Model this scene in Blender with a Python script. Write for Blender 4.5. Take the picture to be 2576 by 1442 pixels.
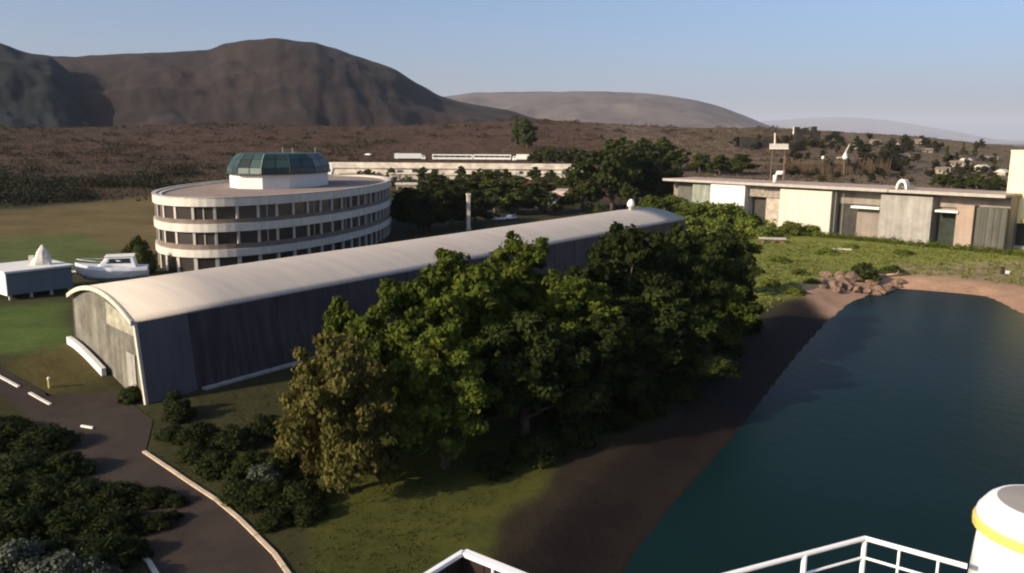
import bpy, bmesh, math, random
import numpy as np
from mathutils import Vector, Matrix, noise as mnoise

random.seed(11)
RNG = np.random.default_rng(11)
scene = bpy.context.scene
for o in list(bpy.data.objects):
    bpy.data.objects.remove(o)
COL = scene.collection

# ------------------------------------------------------------------ camera
FPX, PW, PH, CAMZ = 2021.0, 2575.0, 1442.0, 26.0
PITCH = math.atan((721 - 350) / FPX)
ROLL = math.radians(0.45)
FWD = np.array([0, math.cos(PITCH), -math.sin(PITCH)])
UP0 = np.array([0, math.sin(PITCH), math.cos(PITCH)])
RT0 = np.array([1.0, 0, 0])
RGT = RT0 * math.cos(ROLL) + UP0 * math.sin(ROLL)
UPV = UP0 * math.cos(ROLL) - RT0 * math.sin(ROLL)
cam_data = bpy.data.cameras.new('camera')
cam = bpy.data.objects.new('camera', cam_data)
COL.objects.link(cam)
cam.matrix_world = Matrix(((RGT[0], UPV[0], -FWD[0], 0), (RGT[1], UPV[1], -FWD[1], 0),
                           (RGT[2], UPV[2], -FWD[2], CAMZ), (0, 0, 0, 1)))
cam_data.sensor_width = 36.0
cam_data.lens = 36.0 * FPX / PW
cam_data.clip_start = 0.3
cam_data.clip_end = 90000
scene.camera = cam

# ------------------------------------------------------------------ light
SUN_EL = math.radians(23)
SUN_XY = np.array([-0.84, -0.543])
world = bpy.data.worlds.new('World')
scene.world = world
world.use_nodes = True
wn = world.node_tree.nodes
wl = world.node_tree.links
bg = wn['Background']
sky = wn.new('ShaderNodeTexSky')
sky.sky_type = 'NISHITA'
sky.sun_disc = False
sky.sun_elevation = SUN_EL
sky.sun_rotation = math.atan2(SUN_XY[0], SUN_XY[1])
sky.altitude = 300
sky.air_density = 0.85
sky.dust_density = 4.2
sky.ozone_density = 4.5
wl.new(sky.outputs[0], bg.inputs[0])
bg.inputs[1].default_value = 0.120
sun_data = bpy.data.lights.new('sun', 'SUN')
sun_data.energy = 4.8
sun_data.angle = math.radians(0.55)
sun_data.color = (1.0, 0.83, 0.61)
sun = bpy.data.objects.new('sun', sun_data)
COL.objects.link(sun)
sun_dir = Vector((SUN_XY[0] * math.cos(SUN_EL), SUN_XY[1] * math.cos(SUN_EL), math.sin(SUN_EL)))
sun.rotation_euler = sun_dir.to_track_quat('Z', 'Y').to_euler()
sun.location = (-60, -60, 80)
scene.view_settings.view_transform = 'Standard'
scene.view_settings.look = 'None'
scene.view_settings.exposure = 0.6
scene.view_settings.gamma = 1.0
scene.render.engine = 'CYCLES'
cy = scene.cycles
cy.use_denoising = True
cy.max_bounces = 6
cy.diffuse_bounces = 3
cy.glossy_bounces = 3
cy.transmission_bounces = 3
cy.volume_bounces = 0
cy.transparent_max_bounces = 6
cy.caustics_reflective = False
cy.caustics_refractive = False
cy.pixel_filter_type = 'BLACKMAN_HARRIS'
cy.filter_width = 2.1

# ------------------------------------------------------------------ survey helpers
def ray(px, py):
    return FWD + RGT * ((px - PW / 2) / FPX) + UPV * ((721 - py) / FPX)

def un(px, py, z=0.0):
    d = ray(px, py)
    t = (z - CAMZ) / d[2]
    return np.array([d[0] * t, d[1] * t, z])

def at(px, py, Y):
    d = ray(px, py)
    t = Y / d[1]
    return np.array([d[0] * t, Y, CAMZ + d[2] * t])

def azt(px, py):
    d = ray(px, py)
    return math.atan2(d[0], d[1]), d[2] / math.hypot(d[0], d[1])

def sm(t):
    t = np.clip(t, 0, 1)
    return t * t * (3 - 2 * t)

WATER_Z = -1.5
SHORE = [un(*p, z=WATER_Z)[:2] for p in [(1552, 1480), (1590, 1400), (1700, 1262), (1850, 1095), (1935, 985),
         (2010, 890), (2080, 812), (2140, 762), (2190, 742), (2250, 727), (2350, 733), (2430, 741), (2485, 748), (2522, 766), (2575, 794)]]
SHORE += [np.array(p) for p in [(92, 110), (110, 60), (115, -60), (-14, -60), (-12, 5), (-3, 26)]]
SHORE = np.array(SHORE)

def shore_dist(x, y):
    """signed distance to the water's edge, negative over the water"""
    x = np.asarray(x, float); y = np.asarray(y, float)
    best = np.full(x.shape, 1e9); inside = np.zeros(x.shape, bool)
    n = len(SHORE)
    for i in range(n):
        ax, ay = SHORE[i]; bx, by = SHORE[(i + 1) % n]
        ex, ey = bx - ax, by - ay
        t = np.clip(((x - ax) * ex + (y - ay) * ey) / (ex * ex + ey * ey), 0, 1)
        best = np.minimum(best, np.hypot(x - ax - t * ex, y - ay - t * ey))
        if ay != by:
            c = ((ay > y) != (by > y)) & (x < (bx - ax) * (y - ay) / (by - ay) + ax)
            inside ^= c
    return np.where(inside, -best, best)

HD = np.array([0.575, 0.818]); HD /= np.linalg.norm(HD)      # along the hangar
HL = np.array([-HD[1], HD[0]])                               # across it, away from the water
H0 = np.array([-36.6, 76.4])                                 # its near corner
CREST = [azt(*p) for p in [(-1500, 330), (0, 322), (600, 318), (1000, 313), (1300, 306), (1500, 313), (1800, 320), (1930, 319), (2060, 331),
                            (2150, 338), (2300, 346), (2450, 360), (2575, 371), (3200, 380)]]
CAZ = np.array([c[0] for c in CREST]); CEL = np.array([c[1] for c in CREST])
DP = 750.0

def gz(x, y):
    x = np.asarray(x, float); y = np.asarray(y, float)
    d = np.hypot(x, y)
    s = (x - H0[0]) * HL[0] + (y - H0[1]) * HL[1]
    base = 2.5 * sm(s / 19.0)
    zc = CAMZ + DP * np.interp(np.arctan2(x, y), CAZ, CEL)
    t = np.clip((d - 240) / (DP - 240), 0, 1)
    z = base + (zc - base) * t ** 1.35
    z = np.where(d > DP, zc + (4 - zc) * sm((d - DP) / 2500), z)
    z = z + np.where(d > 260, np.sin(x * .021 + 1) * np.cos(y * .017) * 1.6 * np.clip((d - 260) / 300, 0, 1), 0)
    sd = shore_dist(x, y)
    z = np.where(sd < 0, WATER_Z - np.minimum(2.5, -sd * .6), WATER_Z + (z - WATER_Z) * sm(sd / 7.0 + .04 * (sd < 7)))
    return z

def gz1(x, y):
    return float(gz(np.array([x]), np.array([y]))[0])

_T = np.concatenate([np.arange(20, 300, .25), np.arange(300, 3000, 2.0)])
def G(px, py):
    """where the sight line through a photo pixel meets the ground"""
    d = ray(px, py)
    k = 1 / math.hypot(d[0], d[1])
    x = d[0] * k * _T; y = d[1] * k * _T; z = CAMZ + d[2] * k * _T
    hit = np.nonzero(z < gz(x, y))[0]
    i = hit[0] if len(hit) else len(_T) - 1
    return np.array([x[i], y[i], gz1(x[i], y[i])])

def AZ(px, dist):
    """ground point at a distance along a photo column"""
    d = ray(px, 500); k = dist / d[1]
    x, y = d[0] * k, dist
    return np.array([x, y, gz1(x, y)])

# ------------------------------------------------------------------ materials
MATS = {}
def lin(r, g, b):
    f = lambda c: (c / 255 / 12.92) if c / 255 <= .04045 else ((c / 255 + .055) / 1.055) ** 2.4
    return (f(r), f(g), f(b), 1)

def mat(name, col, rough=.8, var=.25, scale=.6, bump=0.0, bscale=4.0, metal=0.0, streak=0.0, col2=None, spec=.3, stretch=(1, 1, 1)):
    if name in MATS: return MATS[name]
    m = bpy.data.materials.new(name); m.use_nodes = True
    n, l = m.node_tree.nodes, m.node_tree.links
    b = n['Principled BSDF']
    b.inputs['Roughness'].default_value = rough
    b.inputs['Metallic'].default_value = metal
    b.inputs['Specular IOR Level'].default_value = spec
    c = tuple(col[:3]) + (1,)
    tc = n.new('ShaderNodeTexCoord')
    mp = n.new('ShaderNodeMapping'); mp.inputs['Scale'].default_value = stretch
    l.new(tc.outputs['Object'], mp.inputs[0])
    nz = n.new('ShaderNodeTexNoise'); nz.inputs['Scale'].default_value = scale
    nz.inputs['Detail'].default_value = 6; nz.inputs['Roughness'].default_value = .65
    l.new(mp.outputs[0], nz.inputs['Vector'])
    rp = n.new('ShaderNodeValToRGB')
    rp.color_ramp.elements[0].position = .3; rp.color_ramp.elements[1].position = .7
    d2 = tuple(col2[:3]) + (1,) if col2 else tuple(v * (1 + var) for v in c[:3]) + (1,)
    rp.color_ramp.elements[0].color = tuple(v * (1 - var) for v in c[:3]) + (1,)
    rp.color_ramp.elements[1].color = d2
    l.new(nz.outputs[0], rp.inputs[0])
    out = rp.outputs[0]
    if streak:
        m2 = n.new('ShaderNodeMapping'); m2.inputs['Scale'].default_value = (1.2, 1.2, .05)
        l.new(tc.outputs['Object'], m2.inputs[0])
        n2 = n.new('ShaderNodeTexNoise'); n2.inputs['Scale'].default_value = 1.0; n2.inputs['Detail'].default_value = 5
        l.new(m2.outputs[0], n2.inputs['Vector'])
        r2 = n.new('ShaderNodeMapRange'); r2.inputs['From Min'].default_value = .35; r2.inputs['From Max'].default_value = .68
        r2.inputs['To Min'].default_value = 1 - streak; r2.inputs['To Max'].default_value = 1
        l.new(n2.outputs[0], r2.inputs[0])
        mx = n.new('ShaderNodeMix'); mx.data_type = 'RGBA'; mx.blend_type = 'MULTIPLY'; mx.inputs[0].default_value = 1
        l.new(out, mx.inputs[6]); l.new(r2.outputs[0], mx.inputs[7])
        out = mx.outputs[2]
    l.new(out, b.inputs['Base Color'])
    if bump:
        n3 = n.new('ShaderNodeTexNoise'); n3.inputs['Scale'].default_value = bscale; n3.inputs['Detail'].default_value = 5
        l.new(mp.outputs[0], n3.inputs['Vector'])
        bp = n.new('ShaderNodeBump'); bp.inputs['Strength'].default_value = bump; bp.inputs['Distance'].default_value = .1
        l.new(n3.outputs[0], bp.inputs['Height']); l.new(bp.outputs[0], b.inputs['Normal'])
    MATS[name] = m
    return m

def leaf_mat(name, dark, light, transl=.25, warm=None):
    if name in MATS: return MATS[name]
    m = bpy.data.materials.new(name); m.use_nodes = True
    n, l = m.node_tree.nodes, m.node_tree.links
    b = n['Principled BSDF']; out = n['Material Output']
    b.inputs['Roughness'].default_value = .75; b.inputs['Specular IOR Level'].default_value = .08
    geo = n.new('ShaderNodeNewGeometry'); oi = n.new('ShaderNodeObjectInfo')
    tc = n.new('ShaderNodeTexCoord')
    nz = n.new('ShaderNodeTexNoise'); nz.inputs['Scale'].default_value = .55; nz.inputs['Detail'].default_value = 3
    l.new(tc.outputs['Object'], nz.inputs['Vector'])
    a = n.new('ShaderNodeMath'); a.operation = 'MULTIPLY_ADD'; a.inputs[1].default_value = .28
    l.new(geo.outputs['Random Per Island'], a.inputs[0])
    s = n.new('ShaderNodeMapRange'); s.inputs['From Min'].default_value = .3; s.inputs['From Max'].default_value = .7; s.inputs['To Max'].default_value = .72
    l.new(nz.outputs[0], s.inputs[0]); l.new(s.outputs[0], a.inputs[2])
    rp = n.new('ShaderNodeValToRGB')
    rp.color_ramp.elements[0].color = tuple(dark) + (1,); rp.color_ramp.elements[1].color = tuple(light) + (1,)
    if warm:
        e = rp.color_ramp.elements.new(.8); e.color = tuple(light) + (1,); rp.color_ramp.elements[2].color = tuple(warm) + (1,)
    l.new(a.outputs[0], rp.inputs[0])
    hv = n.new('ShaderNodeHueSaturation')
    v = n.new('ShaderNodeMapRange'); v.inputs['To Min'].default_value = .75; v.inputs['To Max'].default_value = 1.2
    l.new(oi.outputs['Random'], v.inputs[0]); l.new(v.outputs[0], hv.inputs['Value'])
    l.new(rp.outputs[0], hv.inputs['Color'])
    l.new(hv.outputs[0], b.inputs['Base Color'])
    tr = n.new('ShaderNodeBsdfTranslucent'); l.new(hv.outputs[0], tr.inputs[0])
    mx = n.new('ShaderNodeMixShader'); mx.inputs[0].default_value = transl
    l.new(b.outputs[0], mx.inputs[1]); l.new(tr.outputs[0], mx.inputs[2]); l.new(mx.outputs[0], out.inputs[0])
    MATS[name] = m
    return m

def glass_mat(name, col, rough=.12):
    if name in MATS: return MATS[name]
    m = bpy.data.materials.new(name); m.use_nodes = True
    n, l = m.node_tree.nodes, m.node_tree.links
    b = n['Principled BSDF']
    oi = n.new('ShaderNodeObjectInfo')
    rp = n.new('ShaderNodeValToRGB')
    rp.color_ramp.elements[0].color = tuple(c * .5 for c in col) + (1,)
    rp.color_ramp.elements[1].color = tuple(min(1, c * 1.9 + .006) for c in col) + (1,)
    l.new(oi.outputs['Random'], rp.inputs[0]); l.new(rp.outputs[0], b.inputs['Base Color'])
    b.inputs['Roughness'].default_value = rough
    MATS[name] = m
    return m

M_ROOF = mat('roof_sheet', (.42, .365, .305), .8, .04, .9, bump=.12, bscale=1.2, col2=(.49, .43, .36), stretch=(1.0, .07, .3))
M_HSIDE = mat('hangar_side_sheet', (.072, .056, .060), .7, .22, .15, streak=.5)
M_HEND = mat('hangar_end_render', (.17, .16, .13), .85, .55, .35, streak=.35, bump=.3)
M_TRIM = mat('pale_trim', (.55, .50, .40), .7, .15)
M_WHITE = mat('white_paint', (.66, .645, .60), .6, .06, .8, streak=.06)
M_BAND = mat('band_paint', (.60, .555, .48), .7, .08, .5, streak=.22)
M_CREAM = mat('cream_render', (.56, .50, .42), .85, .08, .5, streak=.12)
M_YELLOW = mat('yellow_cream_render', (.80, .72, .40), .8, .05, .4)
M_TANW = mat('tan_wall', (.25, .215, .18), .85, .2, .4, streak=.2)
M_GREYW = mat('grey_wall', (.30, .28, .25), .85, .2, .4, streak=.25)
M_DARK = mat('dark_opening', (.03, .027, .024), .9, .3)
M_DOORD = mat('shutter_and_gap_shade', (.05, .047, .04), .8, .3, .5, streak=.3)
M_TRUNK = mat('bark', (.09, .065, .045), .95, .35, 2.0, bump=.5)
M_CONC = mat('concrete', (.36, .33, .29), .9, .2, 1.0)
M_ROCK = mat('rock', (.15, .098, .070), .95, .4, .8, bump=.6, bscale=2)
M_SAND = mat('sand_log', (.38, .26, .18), .9, .2)
M_ROOFTAN = mat('roof_gravel', (.34, .26, .21), .95, .18, .5)
M_BROWNW = mat('brown_sill', (.16, .125, .10), .85, .2)
M_GREEN = mat('green_copper', (.030, .062, .052), .55, .3, .5, streak=.4)
M_GRIB = mat('green_rib', (.17, .24, .20), .6, .1)
M_ADOBE = mat('adobe', (.52, .46, .39), .95, .35, .25, bump=.6, bscale=.8)
M_ASPH = mat('asphalt', (.034, .022, .015), .9, .3, .35, bump=.3, bscale=12)
M_KERB = mat('kerb_paint', (.52, .40, .28), .85, .2, .8)
M_KERBW = mat('kerb_white', (.68, .62, .54), .85, .15, .8)
M_BOAT = mat('gelcoat', (.78, .78, .78), .35, .06)
M_BLUEG = mat('shade_grey_panel', (.12, .145, .16), .6, .12, .3)  # cabin's side away from the sun: shade put into the colour
M_TYRE = mat('tyre', (.02, .02, .02), .9, .1)
M_GLASS = glass_mat('dark_glass', (.02, .022, .026))
M_PANE = glass_mat('window_glass', (.022, .018, .017), .2)
M_DKBROWN = mat('dark_brown_board', (.022, .014, .010), .9, .4)
M_RAILW = mat('rail_white', (.82, .81, .78), .45, .04)
M_YBAND = mat('yellow_band', (.66, .50, .12), .5, .06)
M_LID = mat('lid_grey', (.30, .27, .24), .8, .12)
M_WOOD = mat('weathered_wood', (.13, .09, .065), .95, .35, 1.5)
M_HOUSE = mat('pale_house', (.34, .29, .23), .9, .2)
M_HROOF = mat('brown_roof', (.20, .15, .12), .9, .25)

L_MAIN = leaf_mat('leaf_green', (.020, .034, .005), (.088, .110, .014), .24, (.15, .145, .024))
L_DARK = leaf_mat('leaf_dark', (.007, .012, .003), (.032, .042, .008), .18, (.055, .054, .011))
L_OLIVE = leaf_mat('leaf_olive', (.042, .040, .010), (.105, .094, .024), .25, (.13, .108, .034))
L_SHRUB = leaf_mat('leaf_shrub', (.007, .011, .003), (.028, .036, .007), .15, (.055, .052, .012))  # dark greens, with foreground shade put into the leaf colour
L_BRIGHT = leaf_mat('leaf_bright', (.042, .066, .010), (.130, .155, .024), .25, (.17, .17, .04))
L_MID = leaf_mat('leaf_mid', (.018, .028, .007), (.062, .074, .016), .2, (.10, .095, .025))
L_SCRUB = leaf_mat('leaf_scrub', (.048, .030, .018), (.082, .052, .031), .1, (.060, .052, .028))
L_WOODF = leaf_mat('leaf_far_wood', (.014, .017, .008), (.036, .036, .017), .1, (.055, .046, .024))
L_GREY = leaf_mat('leaf_grey', (.045, .055, .040), (.11, .12, .085), .15)

# ------------------------------------------------------------------ mesh helpers
class MB:
    def __init__(s): s.v = []; s.f = []
    def add(s, vs, fs):
        o = len(s.v); s.v += [tuple(map(float, p)) for p in vs]; s.f += [tuple(i + o for i in f) for f in fs]; return s
    def box(s, x0, x1, y0, y1, z0, z1):
        return s.add([(x0, y0, z0), (x1, y0, z0), (x1, y1, z0), (x0, y1, z0), (x0, y0, z1), (x1, y0, z1), (x1, y1, z1), (x0, y1, z1)],
                     [(0, 3, 2, 1), (4, 5, 6, 7), (0, 1, 5, 4), (1, 2, 6, 5), (2, 3, 7, 6), (3, 0, 4, 7)])
    def prism(s, poly, z0, z1):
        n = len(poly)
        z0 = [z0] * n if np.isscalar(z0) else z0; z1 = [z1] * n if np.isscalar(z1) else z1
        vs = [(p[0], p[1], z0[i]) for i, p in enumerate(poly)] + [(p[0], p[1], z1[i]) for i, p in enumerate(poly)]
        fs = [tuple(range(n - 1, -1, -1)), tuple(range(n, 2 * n))] + [(i, (i + 1) % n, n + (i + 1) % n, n + i) for i in range(n)]
        return s.add(vs, fs)
    def loft(s, rings, cap=True, closed=True):
        n = len(rings[0]); o = []
        for r in rings: o += list(r)
        fs = []
        for k in range(len(rings) - 1):
            for i in range(n if closed else n - 1):
                j = (i + 1) % n
                fs.append((k * n + i, k * n + j, (k + 1) * n + j, (k + 1) * n + i))
        if cap and closed:
            fs.append(tuple(range(n - 1, -1, -1))); fs.append(tuple((len(rings) - 1) * n + i for i in range(n)))
        return s.add(o, fs)
    def tube(s, path, radii, seg=6, cap=True):
        path = [Vector(tuple(map(float, p))) for p in path]
        if np.isscalar(radii): radii = [radii] * len(path)
        rings = []
        for i, p in enumerate(path):
            t = (path[min(i + 1, len(path) - 1)] - path[max(i - 1, 0)]).normalized()
            a = t.cross(Vector((0, 0, 1)) if abs(t.z) < .9 else Vector((1, 0, 0))).normalized(); b = t.cross(a)
            rings.append([p + (a * math.cos(q) + b * math.sin(q)) * radii[i] for q in [2 * math.pi * k / seg for k in range(seg)]])
        return s.loft(rings, cap)
    def lathe(s, prof, seg=20, c=(0, 0)):
        rings = [[(c[0] + r * math.cos(2 * math.pi * k / seg), c[1] + r * math.sin(2 * math.pi * k / seg), z) for k in range(seg)] for r, z in prof]
        return s.loft(rings)
    def mesh(s, name):
        me = bpy.data.meshes.new(name); me.from_pydata(s.v, [], s.f); me.update()
        b = bmesh.new(); b.from_mesh(me); bmesh.ops.recalc_face_normals(b, faces=b.faces); b.to_mesh(me); b.free()
        return me
    def build(s, name, m, parent=None, smooth=False, bevel=0):
        me = s.mesh(name); me.materials.append(m)
        if smooth:
            for p in me.polygons: p.use_smooth = True
        o = bpy.data.objects.new(name, me); COL.objects.link(o)
        if parent: o.parent = parent
        if bevel:
            md = o.modifiers.new('bevel', 'BEVEL'); md.width = bevel; md.segments = 2; md.limit_method = 'ANGLE'
        return o

def tag(o, label=None, cat=None, group=None, kind=None):
    if label: o['label'] = label
    if cat: o['category'] = cat
    if group: o['group'] = group
    if kind: o['kind'] = kind
    return o

def thing(name, loc, rz=0.0, label=None, cat=None, group=None):
    o = bpy.data.objects.new(name, None); COL.objects.link(o)
    o.location = tuple(map(float, loc)); o.rotation_euler = (0, 0, rz); o.empty_display_size = .5
    return tag(o, label, cat, group)

def inst(name, me, parent=None, loc=(0, 0, 0), rz=0, sc=(1, 1, 1)):
    o = bpy.data.objects.new(name, me); COL.objects.link(o)
    o.location = tuple(map(float, loc)); o.rotation_euler = (0, 0, rz); o.scale = sc
    if parent: o.parent = parent
    return o

def np_mesh(name, V, quads, m):
    me = bpy.data.meshes.new(name)
    V = np.asarray(V, np.float32); Q = np.asarray(quads, np.int32)
    me.vertices.add(len(V)); me.vertices.foreach_set('co', V.ravel())
    k = Q.shape[1]
    me.loops.add(Q.size); me.loops.foreach_set('vertex_index', Q.ravel())
    me.polygons.add(len(Q)); me.polygons.foreach_set('loop_start', np.arange(0, Q.size, k, dtype=np.int32))
    me.update(calc_edges=True); me.materials.append(m)
    return me

def leaves(P, Nrm, size, aspect=.6, droop=0.0):
    """one diamond shaped leaf clump per point"""
    n = len(P)
    r = RNG.normal(size=(n, 3))
    nn = Nrm + r * .5; nn /= np.linalg.norm(nn, axis=1, keepdims=True) + 1e-9
    t = np.cross(nn, RNG.normal(size=(n, 3))); t[:, 2] -= droop; t /= np.linalg.norm(t, axis=1, keepdims=True) + 1e-9
    b = np.cross(nn, t)
    L = size * RNG.uniform(.5, 1.6, (n, 1)); Wd = L * aspect
    V = np.stack([P - t * L, P - b * Wd + nn * L * .15, P + t * L, P + b * Wd + nn * L * .15], 1).reshape(-1, 3)
    return V, np.arange(4 * n).reshape(n, 4)

def lobe_pts(c, r, n, flat=.8, shell=.35):
    u = RNG.normal(size=(n, 3)); u /= np.linalg.norm(u, axis=1, keepdims=True)
    rr = shell + (1 - shell) * RNG.random((n, 1)) ** .6
    rr *= 1 + .18 * RNG.normal(size=(n, 1))
    p = u * rr * r * np.array([1, 1, flat])
    return p + np.asarray(c), u

def crown_mesh(name, m, lobes, per, size, aspect=.6, droop=0.0, flat=.8):
    Ps, Ns = [], []
    for c, r in lobes:
        p, u = lobe_pts(c, r, int(per * (r ** 1.6)), flat)
        Ps.append(p); Ns.append(u)
    V, Q = leaves(np.concatenate(Ps), np.concatenate(Ns), size, aspect, droop)
    return np_mesh(name, V, Q, m)

def tree_proto(kind, h, w, nl, m, per, size, droop=0.0, trunk_frac=.3, seed=0, spire=False):
    """returns (trunk mesh, crown mesh); foot at the origin, height h, crown width w"""
    rs = random.Random(seed)
    t = MB(); lobes = []
    th = h * trunk_frac
    t.tube([(0, 0, -.4), (rs.uniform(-.15, .15), rs.uniform(-.15, .15), th * .6), (rs.uniform(-.4, .4), rs.uniform(-.4, .4), th), (0, 0, h * .72)],
           [.034 * h, .026 * h, .021 * h, .006 * h], 7)
    for k in range(nl):
        q = 2.4 * k + rs.uniform(-.5, .5)
        f = (k + .5) / nl
        zz = h * (trunk_frac * .75 + (1 - trunk_frac * .75) * f ** .85) * .93
        prof = max(0, 1 - f ** 2.0) ** .5 if not spire else (1 - f) * .9 + .1
        prof = max(prof, .16)
        rad = w * .5 * prof * rs.uniform(.45, .8)
        lr = w * rs.uniform(.13, .225) * (1.12 - .45 * f)
        c = (math.cos(q) * rad, math.sin(q) * rad, min(zz, h - lr * .7))
        lobes.append((c, lr * .8))
        for _ in range(4):
            u = Vector((rs.gauss(0, 1) + c[0] / w, rs.gauss(0, 1) + c[1] / w, rs.gauss(.35, .8))).normalized()
            e = lr * rs.uniform(.65, 1.15); r2 = lr * rs.uniform(.28, .55)
            lobes.append(((c[0] + u.x * e, c[1] + u.y * e, min(c[2] + u.z * e * .85, h - r2 * .5)), r2))
        if k % 2 == 0:
            zb = th * rs.uniform(.7, 1.1)
            t.tube([(0, 0, zb), (c[0] * .5, c[1] * .5, (zb + c[2]) * .5 + .3), c], [.014 * h, .009 * h, .003 * h], 5)
    lobes.append(((0, 0, h * .62), w * .22)); lobes.append(((0, 0, h * .42), w * .24))
    tm = t.mesh('trunk'); tm.materials.append(M_TRUNK)
    for p in tm.polygons: p.use_smooth = True
    return tm, crown_mesh('crown', m, lobes, per, size, .6, droop)

def shrub_proto(w, h, nl, m, per, size, seed=0):
    rs = random.Random(seed); lobes = []; t = MB()
    for k in range(nl):
        q = 2.4 * k; f = ((k + .5) / nl) ** .5
        r = w * .5 * f * .75
        lr = w * rs.uniform(.15, .24)
        c = (math.cos(q) * r, math.sin(q) * r, max(lr * .55, h * (1 - f * f * .65) - lr * rs.uniform(.6, 1.1)))
        lobes.append((c, lr))
        t.tube([(c[0] * .15, c[1] * .15, -.15), (c[0] * .6, c[1] * .6, c[2] * .6), c], [.06, .045, .02], 5)
    tm = t.mesh('stem'); tm.materials.append(M_TRUNK)
    return tm, crown_mesh('foliage', m, lobes, per, size, .6, 0, .85)

def plant(name, protos, loc, sc, rz, label, cat, group=None, parts=('trunk', 'crown')):
    t = thing(name, loc, rz, label, cat, group); t.scale = sc
    inst(parts[0], protos[0], t); inst(parts[1], protos[1], t)
    return t

# ------------------------------------------------------------------ ground
def in_poly(x, y, poly):
    c = np.zeros(x.shape, bool); n = len(poly)
    for i in range(n):
        ax, ay = poly[i][:2]; bx, by = poly[(i + 1) % n][:2]
        if ay != by:
            c ^= ((ay > y) != (by > y)) & (x < (bx - ax) * (y - ay) / (by - ay) + ax)
    return c

def ground():
    az = np.radians(np.concatenate([np.arange(-180, -44, 4.0), np.arange(-44, 44, .4), np.arange(44, 180, 4.0)]))
    rr = [4.0]
    while rr[-1] < 26000: rr.append(rr[-1] * (1.014 if rr[-1] < 320 else 1.035))
    rr = np.array(rr)
    R, A = np.meshgrid(rr, az, indexing='ij')
    X = R * np.sin(A); Y = R * np.cos(A)
    Z = gz(X, Y)
    nR, nA = X.shape
    V = np.stack([X, Y, Z], -1).reshape(-1, 3)
    V = np.concatenate([V, [[0, 0, -4.0]]])
    i, j = np.meshgrid(np.arange(nR - 1), np.arange(nA), indexing='ij'); j2 = (j + 1) % nA
    Q = np.stack([i * nA + j, i * nA + j2, (i + 1) * nA + j2, (i + 1) * nA + j], -1).reshape(-1, 4)
    m = bpy.data.materials.new('ground_soil'); m.use_nodes = True
    me = np_mesh('ground', V, Q, m)
    for p in me.polygons: p.use_smooth = True
    # zones: what grows or lies where; the bank colour also carries tree shade
    x, y = V[:, 0], V[:, 1]; d = np.hypot(x, y)
    C = np.zeros((len(V), 3)); C[:] = (.038, .037, .014)
    def wob(s=.12, a=3.0): return a * (np.sin(x * s + 1.3 * np.sin(y * s * .7)) + np.sin(y * s * 1.3 + 2.1 * np.sin(x * s * .5)))
    def zone(poly, col):
        C[in_poly(x + wob(.25, .5), y + wob(.21, .5), poly)] = col
    s = (x - H0[0]) * HL[0] + (y - H0[1]) * HL[1]
    C[(d > 225 + wob(.05, 10)) & (x < 40)] = (.036, .032, .017)
    far = np.clip((d - 300 - wob(.03, 22)) / 160, 0, 1)[:, None]
    C[:] = np.where(d[:, None] > 270, np.array([.036, .032, .017]) * (1 - far) + np.array([.060, .037, .023]) * far, C)
    C[(d > 300 + wob(.04, 18)) & (x > -60)] = (.074, .045, .028)
    C[(d > 260) & (x > 75 + wob(.05, 8))] = (.115, .086, .058)
    zone([un(-900, 800, 2.5), G(-900, 560), G(0, 531), G(200, 512), G(398, 491), G(600, 475), un(420, 640, 2.5), un(300, 680, 2.5), un(0, 690, 2.5), un(-300, 800, 2.5)], (.100, .076, .030))
    zone([un(-500, 600, 2.5), un(0, 600, 2.5), un(200, 585, 2.5), un(330, 640, 2.5), un(380, 690, 2.5), un(0, 690, 2.5), un(-500, 800, 2.5)], (.072, .086, .022))
    zone([un(-600, 780, 2.5), un(0, 775, 2.5), un(165, 765, 2.5), un(175, 870, 2.5), un(0, 890, 2.5), un(-600, 930, 2.5)], (.062, .090, .018))
    zone([un(0, 940, 2), un(170, 870, 2), un(290, 960, .5), un(150, 1000, .5), un(60, 1000, 1)], (.075, .062, .020))
    zone([G(1800, 720)[:2], G(1850, 590)[:2], G(2250, 600)[:2], G(2700, 625)[:2], G(2700, 700)[:2], G(2200, 690)[:2], G(2050, 740)[:2], G(1850, 770)[:2]], (.155, .170, .034))
    zone([G(2250, 665)[:2], G(2700, 655)[:2], G(2700, 780)[:2], G(2500, 746)[:2], G(2250, 723)[:2]], (.26, .20, .11))
    zone([un(520, 1150), un(780, 1340), un(740, 1600), un(1280, 1700), un(1330, 1320), un(1500, 1180), un(1620, 1080), un(1200, 1080), un(800, 1120)], (.056, .060, .012))
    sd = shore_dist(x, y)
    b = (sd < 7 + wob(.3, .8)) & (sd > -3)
    C[b] = (.017, .012, .009)  # tree shadow over the bank is put into this near-black soil
    C[(sd < 9.0 + wob(.3, .9)) & (sd >= 6) & (x < 40) & (y < 75)] = (.024, .018, .011)  # upper bank, darkened the same way for the tree shadow
    b = (sd < 9 + wob(.3, .8)) & (sd > -3) & (x > 50) & (y > 90)
    C[b] = (.34, .21, .135)
    C[sd < -2.5] = (.05, .045, .035)
    Cg = C[:-1].reshape(nR, nA, 3)
    for _ in range(2):
        Cg[1:-1] = (Cg[:-2] + 2 * Cg[1:-1] + Cg[2:]) / 4
        Cg[:, 1:-1] = (Cg[:, :-2] + 2 * Cg[:, 1:-1] + Cg[:, 2:]) / 4
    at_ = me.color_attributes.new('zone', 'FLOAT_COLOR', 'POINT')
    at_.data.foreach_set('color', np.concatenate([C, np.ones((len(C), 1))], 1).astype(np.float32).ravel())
    n, l = m.node_tree.nodes, m.node_tree.links
    bs = n['Principled BSDF']; bs.inputs['Roughness'].default_value = .95; bs.inputs['Specular IOR Level'].default_value = .1
    ca = n.new('ShaderNodeVertexColor'); ca.layer_name = 'zone'
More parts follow.
